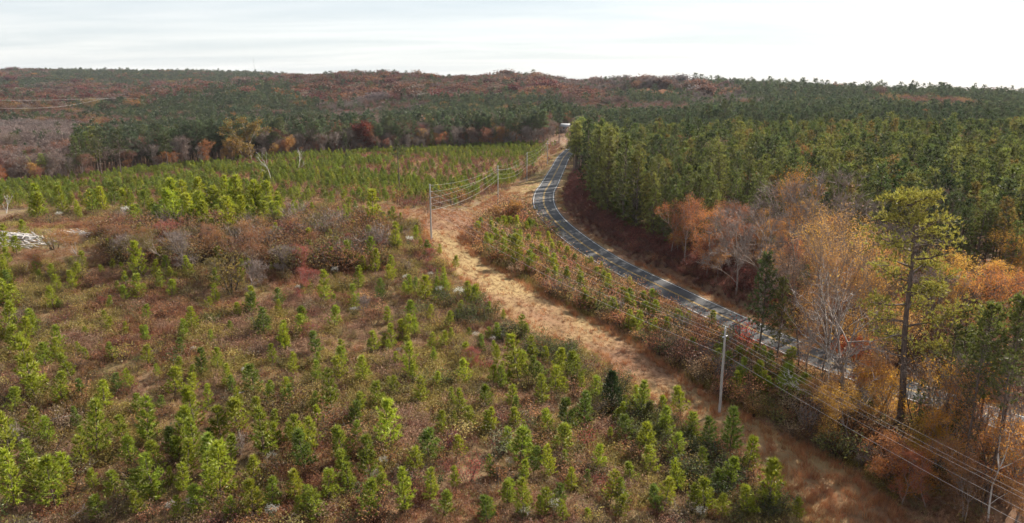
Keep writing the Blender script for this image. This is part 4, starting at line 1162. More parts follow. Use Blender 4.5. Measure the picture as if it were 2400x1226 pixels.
def forest_points():
    xs, ys = [], []
    for y0, y1, s in ((60, 300, 4.1), (300, 480, 4.2), (480, 900, 5.0), (900, 1500, 6.6), (1500, 3150, 10.0)):
        X, Y = jitter_grid(-0.76 * y1 - 40, 0.76 * y1 + 40, y0, y1, s)
        k = (np.abs(X) < 0.735 * Y + 45)
        xs.append(X[k]); ys.append(Y[k])
    return np.concatenate(xs), np.concatenate(ys)
X, Y = forest_points()
d_, s_, _ = road_dist(X, Y)
on_right = (s_ > 0)
far = Y > 470
ok = (Y > edge_y(X)) & ((X < 30) | far) & (d_ > 8)
ok |= on_right & (d_ > 13.5) & (Y > 118)
ok |= far & (d_ > 8)
ok |= on_right & (d_ > 7.5) & (Y > 285)
ok &= (np.hypot(X - HOUSE[0], Y - HOUSE[1]) > 9) & ~((np.abs(X - HOUSE[0]) < 7) & (Y > 462) & (Y < 500))
ok &= ~((np.hypot(X - 32, Y - 468) < 11))
ok &= ~((Y < 178) & on_right & (d_ < 34) & (X > 22) & (Y < 150))       # hardwood belt, placed below
X, Y = X[ok], Y[ok]; d_ = d_[ok]
Z = height(X, Y)
# hidden slopes behind the ridges carry nothing that could be seen, even from a little higher
az = np.floor((X / np.maximum(Y, 1) + 0.8) / 1.6 * 260).astype(int)
D = np.hypot(X, Y); slope = (Z + 17 - CAM_Z) / D
order = np.argsort(D); run = np.full(400, -9.0); vis = np.zeros(len(X), bool)
sl_o, az_o, D_o, g_o = slope[order], az[order], D[order], ((Z + 9 - CAM_Z) / D)[order]
for k in range(len(order)):
    a = az_o[k]
    vis[k] = sl_o[k] > run[a] - 0.006
    if D_o[k] > 400 and g_o[k] > run[a]: run[a] = g_o[k]
keep = np.zeros(len(X), bool); keep[order] = vis
X, Y, Z, d_ = X[keep], Y[keep], Z[keep], d_[keep]
PX, PY, dep = project(X, Y, Z + 13)
PX0, PY0, _ = project(X, Y, Z + 1)
n = len(X)
hard = rng.random(n) < np.where(PX > 1330, 0.014, 0.045)
hard |= (vnoise(X, Y, 60, 81, 2) > 0.80) & (Y > 350) & (rng.random(n) < 0.5)
bare = rng.random(n) < 0.3
tree_c, _ = pick(FAR_PINE, n, 0.16)
near = Y < 330
tree_c[near] = pick(PINE_PAL, near.sum(), 0.16)[0]
hc = pick(RUST + ORANGE, n, 0.16)[0]
PXj = PX + (vnoise(X, Y, 45, 95, 3) - 0.5) * np.where(PY < 262, 50, 80) + rng.normal(size=n) * 8
PYj = PY + (vnoise(X, Y, 45, 97, 3) - 0.5) * np.where(PY < 262, 5, 12) + rng.normal(size=n) * 2
for poly, ch, pal, pb in HARD:
    m = inside(PXj, PYj, poly) & (Y > 330)
    patch = vnoise(X, Y, 55, 91, 2)
    pr = np.clip(ch + (patch - 0.5) * 1.1, 0.05, 0.99)
    hard[m] = rng.random(m.sum()) < pr[m]
    bare[m] = rng.random(m.sum()) < pb
    hc[m] = pick(pal, m.sum(), 0.16)[0]
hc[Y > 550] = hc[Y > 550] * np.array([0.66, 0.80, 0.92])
cut = inside(PX0, PY0, CUT) & (Y > 850) & (Y < 1130)
low_l = (PX0 < 185) & (Y < 420) & (X < 0)
hard[low_l] = rng.random(low_l.sum()) < 0.75
bare[low_l] = rng.random(low_l.sum()) < 0.55
hc[low_l] = pick(RUST + GREYP, low_l.sum(), 0.16)[0]
bare &= hard
hgt = np.where(hard, rng.uniform(10, 16, n), np.clip(rng.normal(14.8, 1.9, n), 9.5, 19))
hgt = np.where(~hard & (Y < 700) & (X < 30) & (Y < edge_y(X) + 60), rng.uniform(15, 23, n), hgt)
hgt = np.where(low_l, rng.uniform(7.5, 13.5, n), hgt)
wide = np.where(Y < 480, 1.0, np.where(Y < 900, 1.25, np.where(Y < 1500, 1.6, 2.2)))
emer = np.where(Y > 800, np.clip(rng.normal(1.0, 0.2, n), 0.6, 1.45), 1.0)
hgt = hgt * np.where((Y > 800) & (rng.random(n) < 0.015), 1.6, emer)
hgt = np.where(cut, rng.uniform(2.0, 4.0, n), hgt)
hard |= cut; bare &= ~cut
hc[cut] = pick([(2, (0.34, 0.19, 0.12)), (1, (0.30, 0.17, 0.11))], cut.sum(), 0.1)[0]
front = hard & ~cut & (Y < 480)
# the largest in view stand singly, the rest are masses
size = hgt / dep; size[~in_frame(X, Y, Z + 6, 0)] = 0
front_bias = np.where(X < 30, 2.4 * (Y < edge_y(X) + 14), np.where(d_ < 45, 1.0, 0.45))
def split_off(mask, m):
    c = np.where(mask)[0]
    c = c[np.argsort(-(size * front_bias)[c])]
    return c[:m], c[m:]
pi, pr_ = split_off(~hard, 270)
bi, br_ = split_off(hard & bare, 70)
li, lr_ = split_off(hard & ~bare & ~cut, 100)
cr_ = np.where(cut)[0]
for k in pi:
    left = X[k] < 30 and Y[k] > 250
    if left and rng.random() < 0.78: me, s0 = OP[k % 4], 22.0
    elif not left and d_[k] < 27: me, s0 = SPE[k % 4], 14.0
    else: me, s0 = SP[k % 6], 15.0
    s = hgt[k] / s0; w = s * (1.0 if s0 == 15 else 1.0)
    r = plant('pine_tree', me, ('trunk', 'crown'), (X[k], Y[k], Z[k] - 0.1), rng.uniform(0, 6.28), (w, w, s), (None, tree_c[k] * (1.0 if not left else 1.6)))
    if left: note(r, 'pine', 'tall pine', 'at the far forest edge', 'pine', 'pines at the far forest edge', 'dark')
    else: note(r, 'pine', 'dark-green plantation pine', 'right of the road', 'pine', 'pines of the stand beside the road')
for k in bi:
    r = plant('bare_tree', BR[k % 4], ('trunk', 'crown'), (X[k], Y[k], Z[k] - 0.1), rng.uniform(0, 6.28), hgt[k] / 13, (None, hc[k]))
    note(r, 'bare', 'nearly leafless grey tree', 'at the forest edge' if X[k] < 30 else 'among the pines', 'tree', 'bare trees at the forest edge' if X[k] < 30 else 'bare trees among the pines')
for k in li:
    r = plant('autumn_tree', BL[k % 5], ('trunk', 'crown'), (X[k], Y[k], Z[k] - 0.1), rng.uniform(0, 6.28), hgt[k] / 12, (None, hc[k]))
    wd = 'orange' if hc[k][1] > 0.13 and hc[k][2] < 0.08 else 'rust-coloured'
    note(r, 'leafy', wd + ' leafy tree', 'at the forest edge' if X[k] < 30 else 'among the pines', 'tree', 'autumn trees at the forest edge' if X[k] < 30 else 'autumn trees among the pines')
def mass(name, label, cat, near_p, far_p, sel, h0, cols, near_y=420):
    xx, yy, zz = X[sel], Y[sel], Z[sel]
    nn, nf = len(near_p), len(far_p)
    idx = np.where(yy < near_y, rng.integers(0, nn, len(sel)), nn + rng.integers(0, nf, len(sel)))
    s = hgt[sel] / h0
    sw = s * wide[sel] * rng.uniform(0.85, 1.15, len(sel))
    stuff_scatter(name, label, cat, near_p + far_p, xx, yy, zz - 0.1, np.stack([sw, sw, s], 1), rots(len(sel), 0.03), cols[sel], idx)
mass('pine_forest', 'dark green pine forest covering the far slopes', 'forest', SPM, SPL, pr_, 15, tree_c)
mass('hardwood_forest', 'rust and orange hardwood forest on the far hills', 'forest', BLM, BLL, lr_, 12, hc, 900)
mass('bare_hardwoods', 'grey leafless hardwoods in the valley and on the ridge', 'forest', BRM, BRL, br_, 13, hc, 900)
mass('clearcut_brush', 'low brown brush on the old clear-cut hillside', 'brush', BLL, BLL, cr_, 12, hc)

# ------------------------------------------------------------------ marked trees
def stand_at(px, py, top_py):
    p = at(px, py)
    return p, (CAM_Z - p[1] * slope_of(top_py)) - p[2]
def hero(name, gen, wood_mat, leaf_mat, loc, rz, tint, label, cat, tilt=(0, 0), parts=('trunk', 'crown'), s=1.0, group=None):
    me = two(gen, wood_mat, leaf_mat, name)
    r = plant(name, me, parts, (loc[0], loc[1], loc[2] - 0.15), rz, s, (None, tint), tilt)
    tag(r, label, cat, group)
    return r
# the great pine by the right-hand edge: limbs read off the photograph (height share, bearing, reach, fullness)
p, hg = stand_at(2106, 1012, 440)
ARMS = [(0.30, 0.3, 5.6, 1.5), (0.33, 2.6, 2.4, 0.0), (0.36, 1.4, 4.0, 1.0), (0.42, 3.3, 3.6, 0.25), (0.46, -0.35, 6.2, 1.5), (0.48, 2.9, 3.2, 0.5), (0.52, 0.9, 4.0, 1.0), (0.55, 3.4, 4.8, 0.7), (0.58, 0.15, 5.4, 0.8), (0.60, -1.2, 3.5, 0.8), (0.64, 2.4, 3.4, 0.7),
        (0.67, 0.6, 3.8, 0.9), (0.70, 3.5, 3.4, 0.5), (0.73, -0.4, 3.6, 0.35), (0.76, 2.9, 4.6, 1.0), (0.78, 0.1, 4.4, 0.5), (0.80, 3.7, 4.4, 0.9), (0.82, -0.9, 3.5, 0.8), (0.84, 0.3, 4.2, 1.0), (0.87, 2.8, 3.3, 1.0), (0.89, 4.4, 2.8, 1.0),
        (0.92, 0.8, 3.0, 1.1), (0.94, 3.0, 2.9, 1.1), (0.955, 5.2, 2.3, 1.0), (0.96, 1.8, 2.2, 1.0)]
hero('mature_pine', old_pine(901, hg, 0.3, 4.5, 20, 44, 0.5, 0.11, 0.44, 0.3, ARMS), 'pine_bark', 'needle', p, 0, (0.235, 0.225, 0.045), 'very tall open-crowned pine with yellow-green needle pads and bare grey trunk', 'pine', (0, R(-3.2)))
p, hg = stand_at(1778, 850, 592)
hero('pine_tree', stand_pine(902, hg, 0.30, 2.5, 150, 0.6, 0.12, 12), 'pine_bark', 'needle', p, 0.5, (0.062, 0.086, 0.026), 'slender dark-green pine standing at the near edge of the road', 'pine')
p, hg = stand_at(1820, 862, 650)
hero('pine_tree', stand_pine(903, hg, 0.28, 2.1, 120, 0.58, 0.11, 11), 'pine_bark', 'needle', p, 0.5, (0.125, 0.132, 0.036), 'shorter olive pine beside the slender dark one', 'pine')
for k, (px, py, tp, lab) in enumerate(((2255, 1110, 705, 'bushy green pine at the edge of the picture below the great pine'), (2325, 1070, 690, 'green pine behind the bushy one at the picture edge'), (2245, 1000, 780, 'smaller pine under the limbs of the great pine'))):
    p, hg = stand_at(px, py, tp)
    hero('pine_tree', stand_pine(910 + k, hg, 0.46, 3.0, 140, 0.62, 0.12, 12), 'pine_bark', 'needle', p, k, (0.125, 0.150, 0.034), lab, 'pine')
for k, (px, py, tp) in enumerate(((2205, 1060, 760), (2250, 1160, 800), (2310, 1190, 830), (2280, 1090, 740), (2330, 1130, 760), (2230, 1040, 720), (2290, 1000, 720), (2345, 1020, 700))):
    p, hg = stand_at(px, py, tp)
    me = two(stand_pine(1010 + k, hg, 0.66, 1.7, 30, 0.6, 0.10, 9, 10), 'pine_bark', 'needle', 'thin_pine')
    r = plant('pine_tree', me, ('trunk', 'crown'), (p[0], p[1], p[2] - 0.1), k, 1.0, (None, (0.075, 0.09, 0.026)))
    note(r, 'thinpine', 'slender dark-trunked pine', 'in the low woods below the road', 'pine', 'slender pines in the low woods')
for k, (px, py, tp, c) in enumerate(((1885, 900, 620, 0), (1870, 880, 560, 1), (2000, 940, 600, 0), (2060, 990, 640, 1), (2075, 930, 590, 0), (2150, 1060, 760, 1), (2180, 940, 640, 0), (2240, 1130, 850, 0), (2355, 1100, 800, 1), (2300, 1200, 900, 0), (1965, 900, 640, 1), (2225, 900, 660, 1))):
    p, hg = stand_at(px, py, tp)
    me = two(broadleaf(1040 + k, hg, 4, (5, 0)[c], 0.15, 0.45, 2, 0.52, 5, False, 0.35, 0.7, hg * 0.009), ('grey_bark', 'bark')[k % 2], 'leaf', 'slim_tree')
    r = plant('slim_tree', me, ('trunk', 'crown'), (p[0], p[1], p[2] - 0.1), k, 1.0, (None, (0.48, 0.26, 0.06)), (0, R((k % 5 - 2) * 1.6)))
    note(r, 'slim', ('half-bare', 'leafless')[c] + ' slim-trunked tree', 'in the low woods', 'tree', 'slim trees in the low woods')
p, hg = stand_at(1942, 975, 600)
hero('birch_tree', broadleaf(921, hg, 4, 0, 0.2, 0.5, 2, 0.62, 4, False, 0.4, 0.6, 0.21), 'pale_bark', 'leaf', p, 1.0, (0.3, 0.2, 0.1), 'bare white-barked tree with a slim straight trunk', 'tree', (0, R(1.5)))
p, hg = stand_at(1912, 965, 560)
hero('dead_pine', broadleaf(922, hg, 3, 2, 0.3, 0.6, 2, 0.8, 5, False, 0.5, 0.3, 0.24), 'pine_bark', 'leaf', p, 2.0, (0.25, 0.15, 0.07), 'tall straight brown trunk next to the white-barked tree', 'tree', (0, R(2)))
p, hg = stand_at(1985, 985, 660)
hero('forked_tree', broadleaf(923, hg, 4, 2, 0.28, 1.0, 2, 0.30, 6, False, 0.5, 0.2, 0.3), 'grey_bark', 'leaf', p, 0.4, (0.30, 0.17, 0.05), 'leaning grey tree forking low into bare limbs', 'tree', (R(-4), R(9)))
p, hg = stand_at(2315, 1222, 1010)
hero('dead_snag', broadleaf(924, hg, 2, 0, 0.2, 0.9, 2, 0.75, 2, False, 0.5, 0.2, 0.16), 'pale_bark', 'leaf', p, 0.4, (0.3, 0.2, 0.1), 'pale broken snag at the lower edge of the woods', 'snag', (0, R(6)))
def leafy(px, py, tp, seed, tint, lab, ln=9, leaf=0.27, wid=1.0, name='autumn_tree', bark='grey_bark', spread=0.62, tw=2, levels=4, rad=None, trunk=0.36):
    p, hg = stand_at(px, py, tp)
    hero(name, broadleaf(seed, hg, levels, ln, leaf, spread, 3, trunk, tw, False, 0.36, 0.5, rad), bark, 'leaf', p, seed * 0.7, tint, lab, 'tree', s=(wid, wid, 1.0))
leafy(1975, 880, 482, 931, (0.56, 0.315, 0.085), 'large tan-gold oak with a broad thinning crown right of the road', 20, 0.15, 1.05, tw=1, levels=5, trunk=0.42)
leafy(2045, 870, 560, 932, (0.56, 0.31, 0.06), 'golden tree touching the great pine on its road side', 16, 0.15, 0.9, tw=1, levels=5, trunk=0.42)
leafy(1890, 850, 560, 933, (0.42, 0.20, 0.075), 'bronze tree behind the slender dark pine', 14, 0.15, 0.9, tw=1, levels=5, trunk=0.42)
leafy(1785, 735, 425, 934, (0.26, 0.17, 0.14), 'tall grey leafless tree on the bank above the road', 1, 0.24, 1.05, 'bare_tree', tw=10)
leafy(1725, 690, 470, 935, (0.25, 0.16, 0.13), 'grey-pink half-bare tree to the side of the tallest leafless one', 2, 0.24, 1.0, 'bare_tree', tw=10)
leafy(1905, 760, 400, 936, (0.27, 0.18, 0.15), 'tall pinkish-grey bare tree next to the orange-topped one', 1, 0.24, 1.1, 'bare_tree', tw=11)
leafy(1862, 720, 395, 937, (0.42, 0.185, 0.04), 'narrow bright-orange tree rising between two grey bare ones', 40, 0.16, 0.62)
leafy(1605, 620, 455, 938, (0.36, 0.14, 0.06), 'rust-red tree at the end of the pine stand near the road', 30, 0.15)
leafy(1655, 650, 485, 939, (0.42, 0.17, 0.055), 'orange-rust tree beside the rust-red one on the bank', 28, 0.15)
leafy(1690, 640, 500, 940, (0.33, 0.15, 0.085), 'dull rust tree in front of the grey bare trees', 20, 0.15)
leafy(1570, 600, 470, 941, (0.29, 0.10, 0.04), 'deep orange small tree against the dark pines', 30, 0.15)
leafy(2030, 905, 785, 942, (0.42, 0.12, 0.045), 'small red-orange maple under the forked tree', 34, 0.15, 1.4)
leafy(2230, 1075, 835, 943, (0.56, 0.30, 0.045), 'yellow-orange tree below the great pine at its foot', 24, 0.14, 1.15)
leafy(2155, 1095, 975, 944, (0.42, 0.27, 0.045), 'olive-yellow small tree in front of the great trunk', 22, 0.14, 1.1)
leafy(2260, 1110, 845, 945, (0.52, 0.21, 0.05), 'orange tree between the yellow one and the pines', 20, 0.14, 1.05)
leafy(2070, 1010, 870, 946, (0.52, 0.29, 0.045), 'small golden tree by the forked tree', 20, 0.14, 1.05)
leafy(2310, 850, 620, 947, (0.38, 0.15, 0.045), 'russet oak beyond the great pine limbs', 26, 0.16, 1.1)
leafy(2185, 1100, 830, 948, (0.25, 0.16, 0.12), 'slender bare grey tree amid the yellow leaves', 1, 0.24, 0.9, 'bare_tree', tw=8)
leafy(2370, 1190, 960, 949, (0.48, 0.22, 0.045), 'amber understory tree at the picture edge', 18, 0.14, 1.0)
leafy(2170, 1190, 1060, 950, (0.46, 0.21, 0.045), 'low amber tree over the leaf-strewn hollow', 18, 0.14, 1.1)
leafy(2260, 1222, 1080, 951, (0.20, 0.11, 0.06), 'low brown tree by the pale snag', 14, 0.14, 1.1)
leafy(2020, 1000, 870, 963, (0.50, 0.27, 0.055), 'gold-leaved tree in front of the leaning fork', 16, 0.14, 1.0)
leafy(2195, 1120, 950, 964, (0.52, 0.25, 0.045), 'amber tree just right of the great trunk', 18, 0.14, 1.0)
leafy(2300, 1090, 850, 965, (0.46, 0.21, 0.05), 'tall amber tree among the slim trunks', 16, 0.14, 0.9)
leafy(2100, 1150, 1010, 966, (0.40, 0.17, 0.06), 'low russet tree at the hollow', 16, 0.14, 1.1)
leafy(2380, 1225, 1010, 967, (0.42, 0.18, 0.05), 'russet tree at the lower picture corner', 16, 0.14, 1.0)
leafy(2400, 1150, 880, 952, (0.24, 0.16, 0.13), 'thin leafless tree at the picture edge', 1, 0.24, 0.9, 'bare_tree', tw=8)
leafy(590, 382, 276, 953, (0.185, 0.125, 0.035), 'big round golden-green oak at the far forest edge', 16, 0.62, 1.2)
leafy(850, 359, 280, 954, (0.15, 0.035, 0.026), 'dark red tree at the far forest edge', 14, 0.6, 1.1)
leafy(1390, 345, 283, 955, (0.30, 0.15, 0.11), 'pinkish bare-topped tree beside the far bend of the road', 4, 0.4, 1.3, 'bare_tree', tw=12)
leafy(1420, 340, 290, 956, (0.28, 0.15, 0.11), 'second pinkish tree beside the far bend', 4, 0.4, 1.2, 'bare_tree', tw=12)
leafy(1205, 540, 468, 957, (0.30, 0.155, 0.045), 'tall orange-brown bush-like tree where the brush meets the strip', 10, 0.24, 1.25, levels=4)
leafy(1250, 545, 490, 958, (0.27, 0.15, 0.06), 'slim orange-brown sapling behind the tall orange-brown one', 8, 0.22, 1.0)
leafy(1170, 535, 480, 959, (0.25, 0.13, 0.045), 'rusty sapling at the tip of the brush', 9, 0.22, 1.1)
leafy(5, 430, 375, 960, (0.34, 0.15, 0.04), 'orange tree at the far forest edge by the picture border', 14, 0.6, 1.1)
leafy(795, 358, 298, 961, (0.25, 0.105, 0.03), 'bright orange tree at the far forest edge', 14, 0.55, 0.8)
leafy(1865, 345, 300, 962, (0.36, 0.16, 0.035), 'small orange crown poking out of the pine stand', 12, 0.4, 0.8)
# lone slender pines left standing
for k, (px, py, tp, lab) in enumerate(((935, 448, 325, 'lone tall thin pine with a sparse crown in the plantation'), (1693, 345, 232, 'old spreading pine above the stand with layered crown'), (1655, 345, 245, 'old pine beside the layered one above the stand'),
                                   (1462, 330, 238, 'tall old pine near the far road above the stand'), (240, 420, 300, 'broad dark old pine at the far forest edge'), (285, 418, 302, 'second broad dark old pine at the far forest edge'), (395, 405, 312, 'rounded old pine in the far edge row'), (1755, 340, 236, 'small-crowned old pine over the stand'))):
    p, hg = stand_at(px, py, tp)
    hero('old_pine', old_pine(970 + k, hg, 0.5 if k else 0.62, hg * (0.2 if k else 0.12), 15 if k else 10, 16 if k else 6, 0.7, 0.13), 'pine_bark', 'needle', p, k, (0.062, 0.078, 0.03), lab, 'pine')
for k, (px, py, tp, lab) in enumerate(((638, 428, 350, 'pale dead tree standing in the plantation'), (700, 405, 345, 'thin pale snag near the far forest edge'), (15, 500, 455, 'small white dead tree at the picture border'))):
    p, hg = stand_at(px, py, tp)
    hero('dead_tree', broadleaf(985 + k, hg, 3, 0, 0.2, 0.6, 2, 0.4, 4, False, 0.4, 0.5, 0.12), 'pale_bark', 'leaf', p, k, (0.3, 0.2, 0.1), lab, 'tree')
# saplings that stand out of the brush belt
SAP = [(110, 640, 70, 0), (190, 625, 90, 2), (250, 610, 85, 0), (300, 620, 75, 3), (345, 600, 70, 2), (395, 625, 95, 1), (440, 640, 100, 3), (470, 600, 80, 0), (520, 620, 85, 2), (600, 640, 100, 0), (640, 600, 95, 2), (660, 650, 75, 3), (700, 640, 70, 4), (740, 600, 60, 0),
       (230, 560, 55, 2), (300, 555, 50, 0), (560, 585, 60, 1), (690, 560, 55, 2), (780, 560, 50, 0), (820, 590, 45, 4), (60, 640, 55, 0), (160, 660, 60, 1), (420, 580, 70, 4), (500, 680, 80, 1), (590, 690, 85, 3), (690, 700, 70, 4), (1000, 620, 40, 4), (850, 740, 50, 3), (1100, 870, 60, 4), (720, 800, 45, 4)]
SAPC = [(0.24, 0.11, 0.055), (0.15, 0.12, 0.04), (0.30, 0.15, 0.06), (0.24, 0.16, 0.13), (0.27, 0.075, 0.06)]
for k, (px, py, hp, c) in enumerate(SAP):
    p = at(px, py); hg = min(max(height_from_px(p, hp, py), 2.0), 7.0)
    me = BR[k % 4] if c == 3 else BL[k % 5]
    cc = np.array(SAPC[c]) * rng.uniform(0.85, 1.15)
    sxy = hg / (13 if c == 3 else 12) * rng.uniform(1.1, 1.5)
    r = plant('sapling', me, ('trunk', 'crown'), (p[0], p[1], p[2] - 0.1), k * 1.1, (sxy, sxy, hg / (13 if c == 3 else 12)), (None, cc))
    note(r, 'sap', 'sapling', 'in the brush belt of the clearing', 'sapling', 'saplings in the brush belt', ('rust', 'dark olive', 'orange-brown', 'bare grey', 'dark red')[c])
# small trees along the foot of the far forest edge
for k in range(115):
    x = rng.uniform(-215, 22); y = float(edge_y(x)) - rng.uniform(-2, 7)
    q = rng.random(); hg = rng.uniform(5.5, 13.5)
    z = h1(x, y) - 0.1
    if q < 0.42: r = plant('bare_tree', BR[k % 4], ('trunk', 'crown'), (x, y, z), k, hg / 13, (None, pick(GREYP, 1)[0][0])); nm = 'slim bare grey tree'
    elif q < 0.88:
        r = plant('autumn_tree', BL[k % 5], ('trunk', 'crown'), (x, y, z), k, hg / 12, (None, pick(RUST + ORANGE, 1)[0][0] * 1.2)); nm = 'small rusty tree'
    else: r = plant('pine_tree', SPE[k % 4], ('trunk', 'crown'), (x, y, z), k, hg / 14, (None, (0.07, 0.095, 0.028))); nm = 'small bushy pine'
    note(r, 'foot', nm, 'before the far forest edge', 'pine' if 'pine' in nm else 'tree', 'small trees at the foot of the forest edge')
# hardwood belt on the bank and the low woods by the pole line
X, Y = jitter_grid(24, 120, 48, 152, 5.8)
d2, s2, _ = road_dist(X, Y)
zn, _, _ = zone_of(X, Y)
px_, py_, _ = project(X, Y, height(X, Y))
ok = ((s2 > 0) & (d2 > 9) & (d2 < 40)) | ((zn == 2) & (d2 > 7) & (px_ > 1960))
ok &= in_frame(X, Y, height(X, Y), 150)
ok &= ~((px_ > 2230) & (py_ > 800) & (s2 > 0) & (rng.random(len(X)) < 0.65))
X, Y = X[ok], Y[ok]; Z = height(X, Y); s2 = s2[ok]; d2 = d2[ok]
cc, ci_ = pick([(2.5, (0.36, 0.185, 0.065)), (2.2, (0.30, 0.115, 0.055)), (2.4, (0.46, 0.26, 0.055)), (1.0, (0.28, 0.19, 0.15)), (2.4, (0.075, 0.095, 0.026))], len(X), 0.15)
for k in range(len(X)):
    hg = rng.uniform(7.5, 13) if s2[k] > 0 else rng.uniform(6, 10)
    if s2[k] > 0 and d2[k] < 14: hg *= 0.72
    where = 'on the bank across the road' if s2[k] > 0 else 'between road and pole line'
    gp = 'trees on the road bank' if s2[k] > 0 else 'trees between road and pole line'
    if ci_[k] == 4: nm, me, h0, noun, wd = 'pine_tree', SP[k % 6], 15, 'young dark pine', ''
    elif ci_[k] == 3: nm, me, h0, noun, wd = 'bare_tree', BR[k % 4], 13, 'bare grey tree', ''
    else: nm, me, h0, noun, wd = 'autumn_tree', BL[k % 5], 12, 'leafy tree', ('bronze', 'rust', 'golden')[ci_[k]]
    r = plant(nm, me, ('trunk', 'crown'), (X[k], Y[k], Z[k] - 0.1), rng.uniform(0, 6.28), hg / h0, (None, cc[k]))
    note(r, 'belt' + nm, noun, where, 'pine' if nm == 'pine_tree' else 'tree', gp, wd)

# ------------------------------------------------------------------ pole line
POLE_H = 11.0
def rot_z(a):
    c, s = math.cos(a), math.sin(a)
    return np.array([[c, -s, 0], [s, c, 0], [0, 0, 1.0]])
pole_xy = [tuple(at(1011, 563)[:2]), (-4.0, 208.0), tuple(at(1235, 424)[:2]), tuple(at(1283, 387)[:2]), (33.5, 451.0)]
pole_lab = ['pale wooden utility pole with guy wires at the head of the mown strip', 'second utility pole along the strip, rising from behind the orange bush', 'third utility pole along the far verge',
            'fourth utility pole along the far verge', 'farthest utility pole in front of the house']
near_xy = tuple(at(1686, 966)[:2]); next_xy = (67.0, 29.0)
SIDE = [(10.75, 0.12), (9.55, 0.30), (8.35, 0.30), (7.15, 0.16), (5.95, 0.16)]      # wire heights and offsets on an angle pole
CROSS = [(11.0, 0.0), (10.0, 0.42), (10.0, -0.42), (8.9, 0.16), (7.6, 0.16)]
def make_pole(xy, label, cross, ang, guys=()):
    x, y = xy; z = h1(x, y)
    r = empty('utility_pole', (x, y, z))
    b = MB(); zz = np.linspace(-0.3, POLE_H, 8)
    b.tube(np.stack([0.02 * np.sin(zz), 0 * zz, zz], 1), np.linspace(0.185, 0.125, 8), 12, cap=True)
    mesh_obj('post', b.build('pole_post', 'pole_wood', True), r)
    rm = rot_z(ang)
    pts = []
    for k, (hz, off) in enumerate(CROSS if cross else SIDE):
        q = rm @ np.array([off, 0, 0]); pts.append(np.array([x + q[0], y + q[1], z + hz]))
        if k < 3:
            ins = MB()
            if cross and k == 0:
                ins.tube([(0, 0, 10.95), (0, 0, 11.02), (0, 0, 11.05), (0, 0, 11.15), (0, 0, 11.18), (0, 0, 11.28)], [0.06, 0.1, 0.06, 0.09, 0.05, 0.05], 8, cap=True)
            else:
                e = rm @ np.array([off, 0, 0]); a0 = rm @ np.array([0.10 * np.sign(off or 1), 0, 0])
                P0 = np.array([a0[0], a0[1], hz - 0.03]); P1 = np.array([e[0], e[1], hz])
                ins.tube([P0, P0 + (P1 - P0) * 0.3, P0 + (P1 - P0) * 0.5, P0 + (P1 - P0) * 0.7, P0 + (P1 - P0) * 0.85, P1 + (P1 - P0) * 0.15], [0.04, 0.09, 0.05, 0.09, 0.05, 0.06], 8, cap=True)
            mesh_obj('insulator', ins.build('insulator', 'porcelain'), r)
    for hz in ((9.0,) if cross else (10.2, 8.9)):
        br = MB(); br.box((0, 0, hz), (0.34, 0.05, 0.06), 0, rm)
        mesh_obj('bracket', br.build('bracket', 'galvanised'), r)
    for (hz, gx_, gy_) in guys:
        gz = h1(gx_, gy_)
        g_ = MB(); g_.tube([(0, 0, hz), (gx_ - x, gy_ - y, gz - z)], 0.014, 4)
        mesh_obj('guy_wire', g_.build('guy_wire', 'galvanised'), r)
    tag(r, label, 'utility pole', 'utility poles')
    return pts
dirs = [next_xy, near_xy] + pole_xy
def bearing(i):
    a = dirs[max(i - 1, 0)]; b = dirs[min(i + 1, len(dirs) - 1)]
    return math.atan2(b[1] - a[1], b[0] - a[0]) - math.pi / 2
att = []
att.append([np.array([next_xy[0] + o, next_xy[1], h1(*next_xy) + hz]) for hz, o in CROSS])
att.append(make_pole(near_xy, 'weathered grey utility pole standing in the mown strip near the red sapling', True, bearing(1)))
gl = [tuple(at(1098, 489)[:2]), tuple(at(1082, 493)[:2]), tuple(at(1068, 496)[:2])]
lx, ly = pole_xy[0]
att.append(make_pole(pole_xy[0], pole_lab[0], False, 0.0, [(9.4, *gl[0]), (8.2, *gl[1]), (7.0, *gl[2]), (10.6, lx - 3.0, ly + 16), (9.0, lx - 2.2, ly + 13)]))
for i in range(1, 5):
    att.append(make_pole(pole_xy[i], pole_lab[i], i % 2 == 1, bearing(i + 2)))
end = att[-1]
ex = [np.array([75.0, 470.0, h1(75, 470) + 13 - 0.9 * k]) for k in range(5)]
att.append(ex)
wname = ['topmost power wire running from pole to pole', 'second power wire below the topmost', 'third power wire, on the far side of the insulators', 'neutral wire below the three power wires', 'lowest cable hung along the utility poles']
for k in range(5):
    b = MB(); pts = []
    for a, c in zip(att[:-1], att[1:]):
        p0, p1 = a[k], c[k]; L = np.linalg.norm(p1 - p0)
        sag = 0.00023 * L * L + (0.25 if k > 2 else 0)
        t = np.linspace(0, 1, 14, endpoint=False)[:, None]
        pts.append(p0 + (p1 - p0) * t - np.array([0, 0, 1.0]) * 4 * sag * t * (1 - t))
    b.tube(np.vstack(pts + [att[-1][k][None]]), 0.012 if k < 4 else 0.017, 4)
    tag(mesh_obj('power_wire', b.build('power_wire', 'wire')), wname[k], 'wire', 'wires on the utility poles')

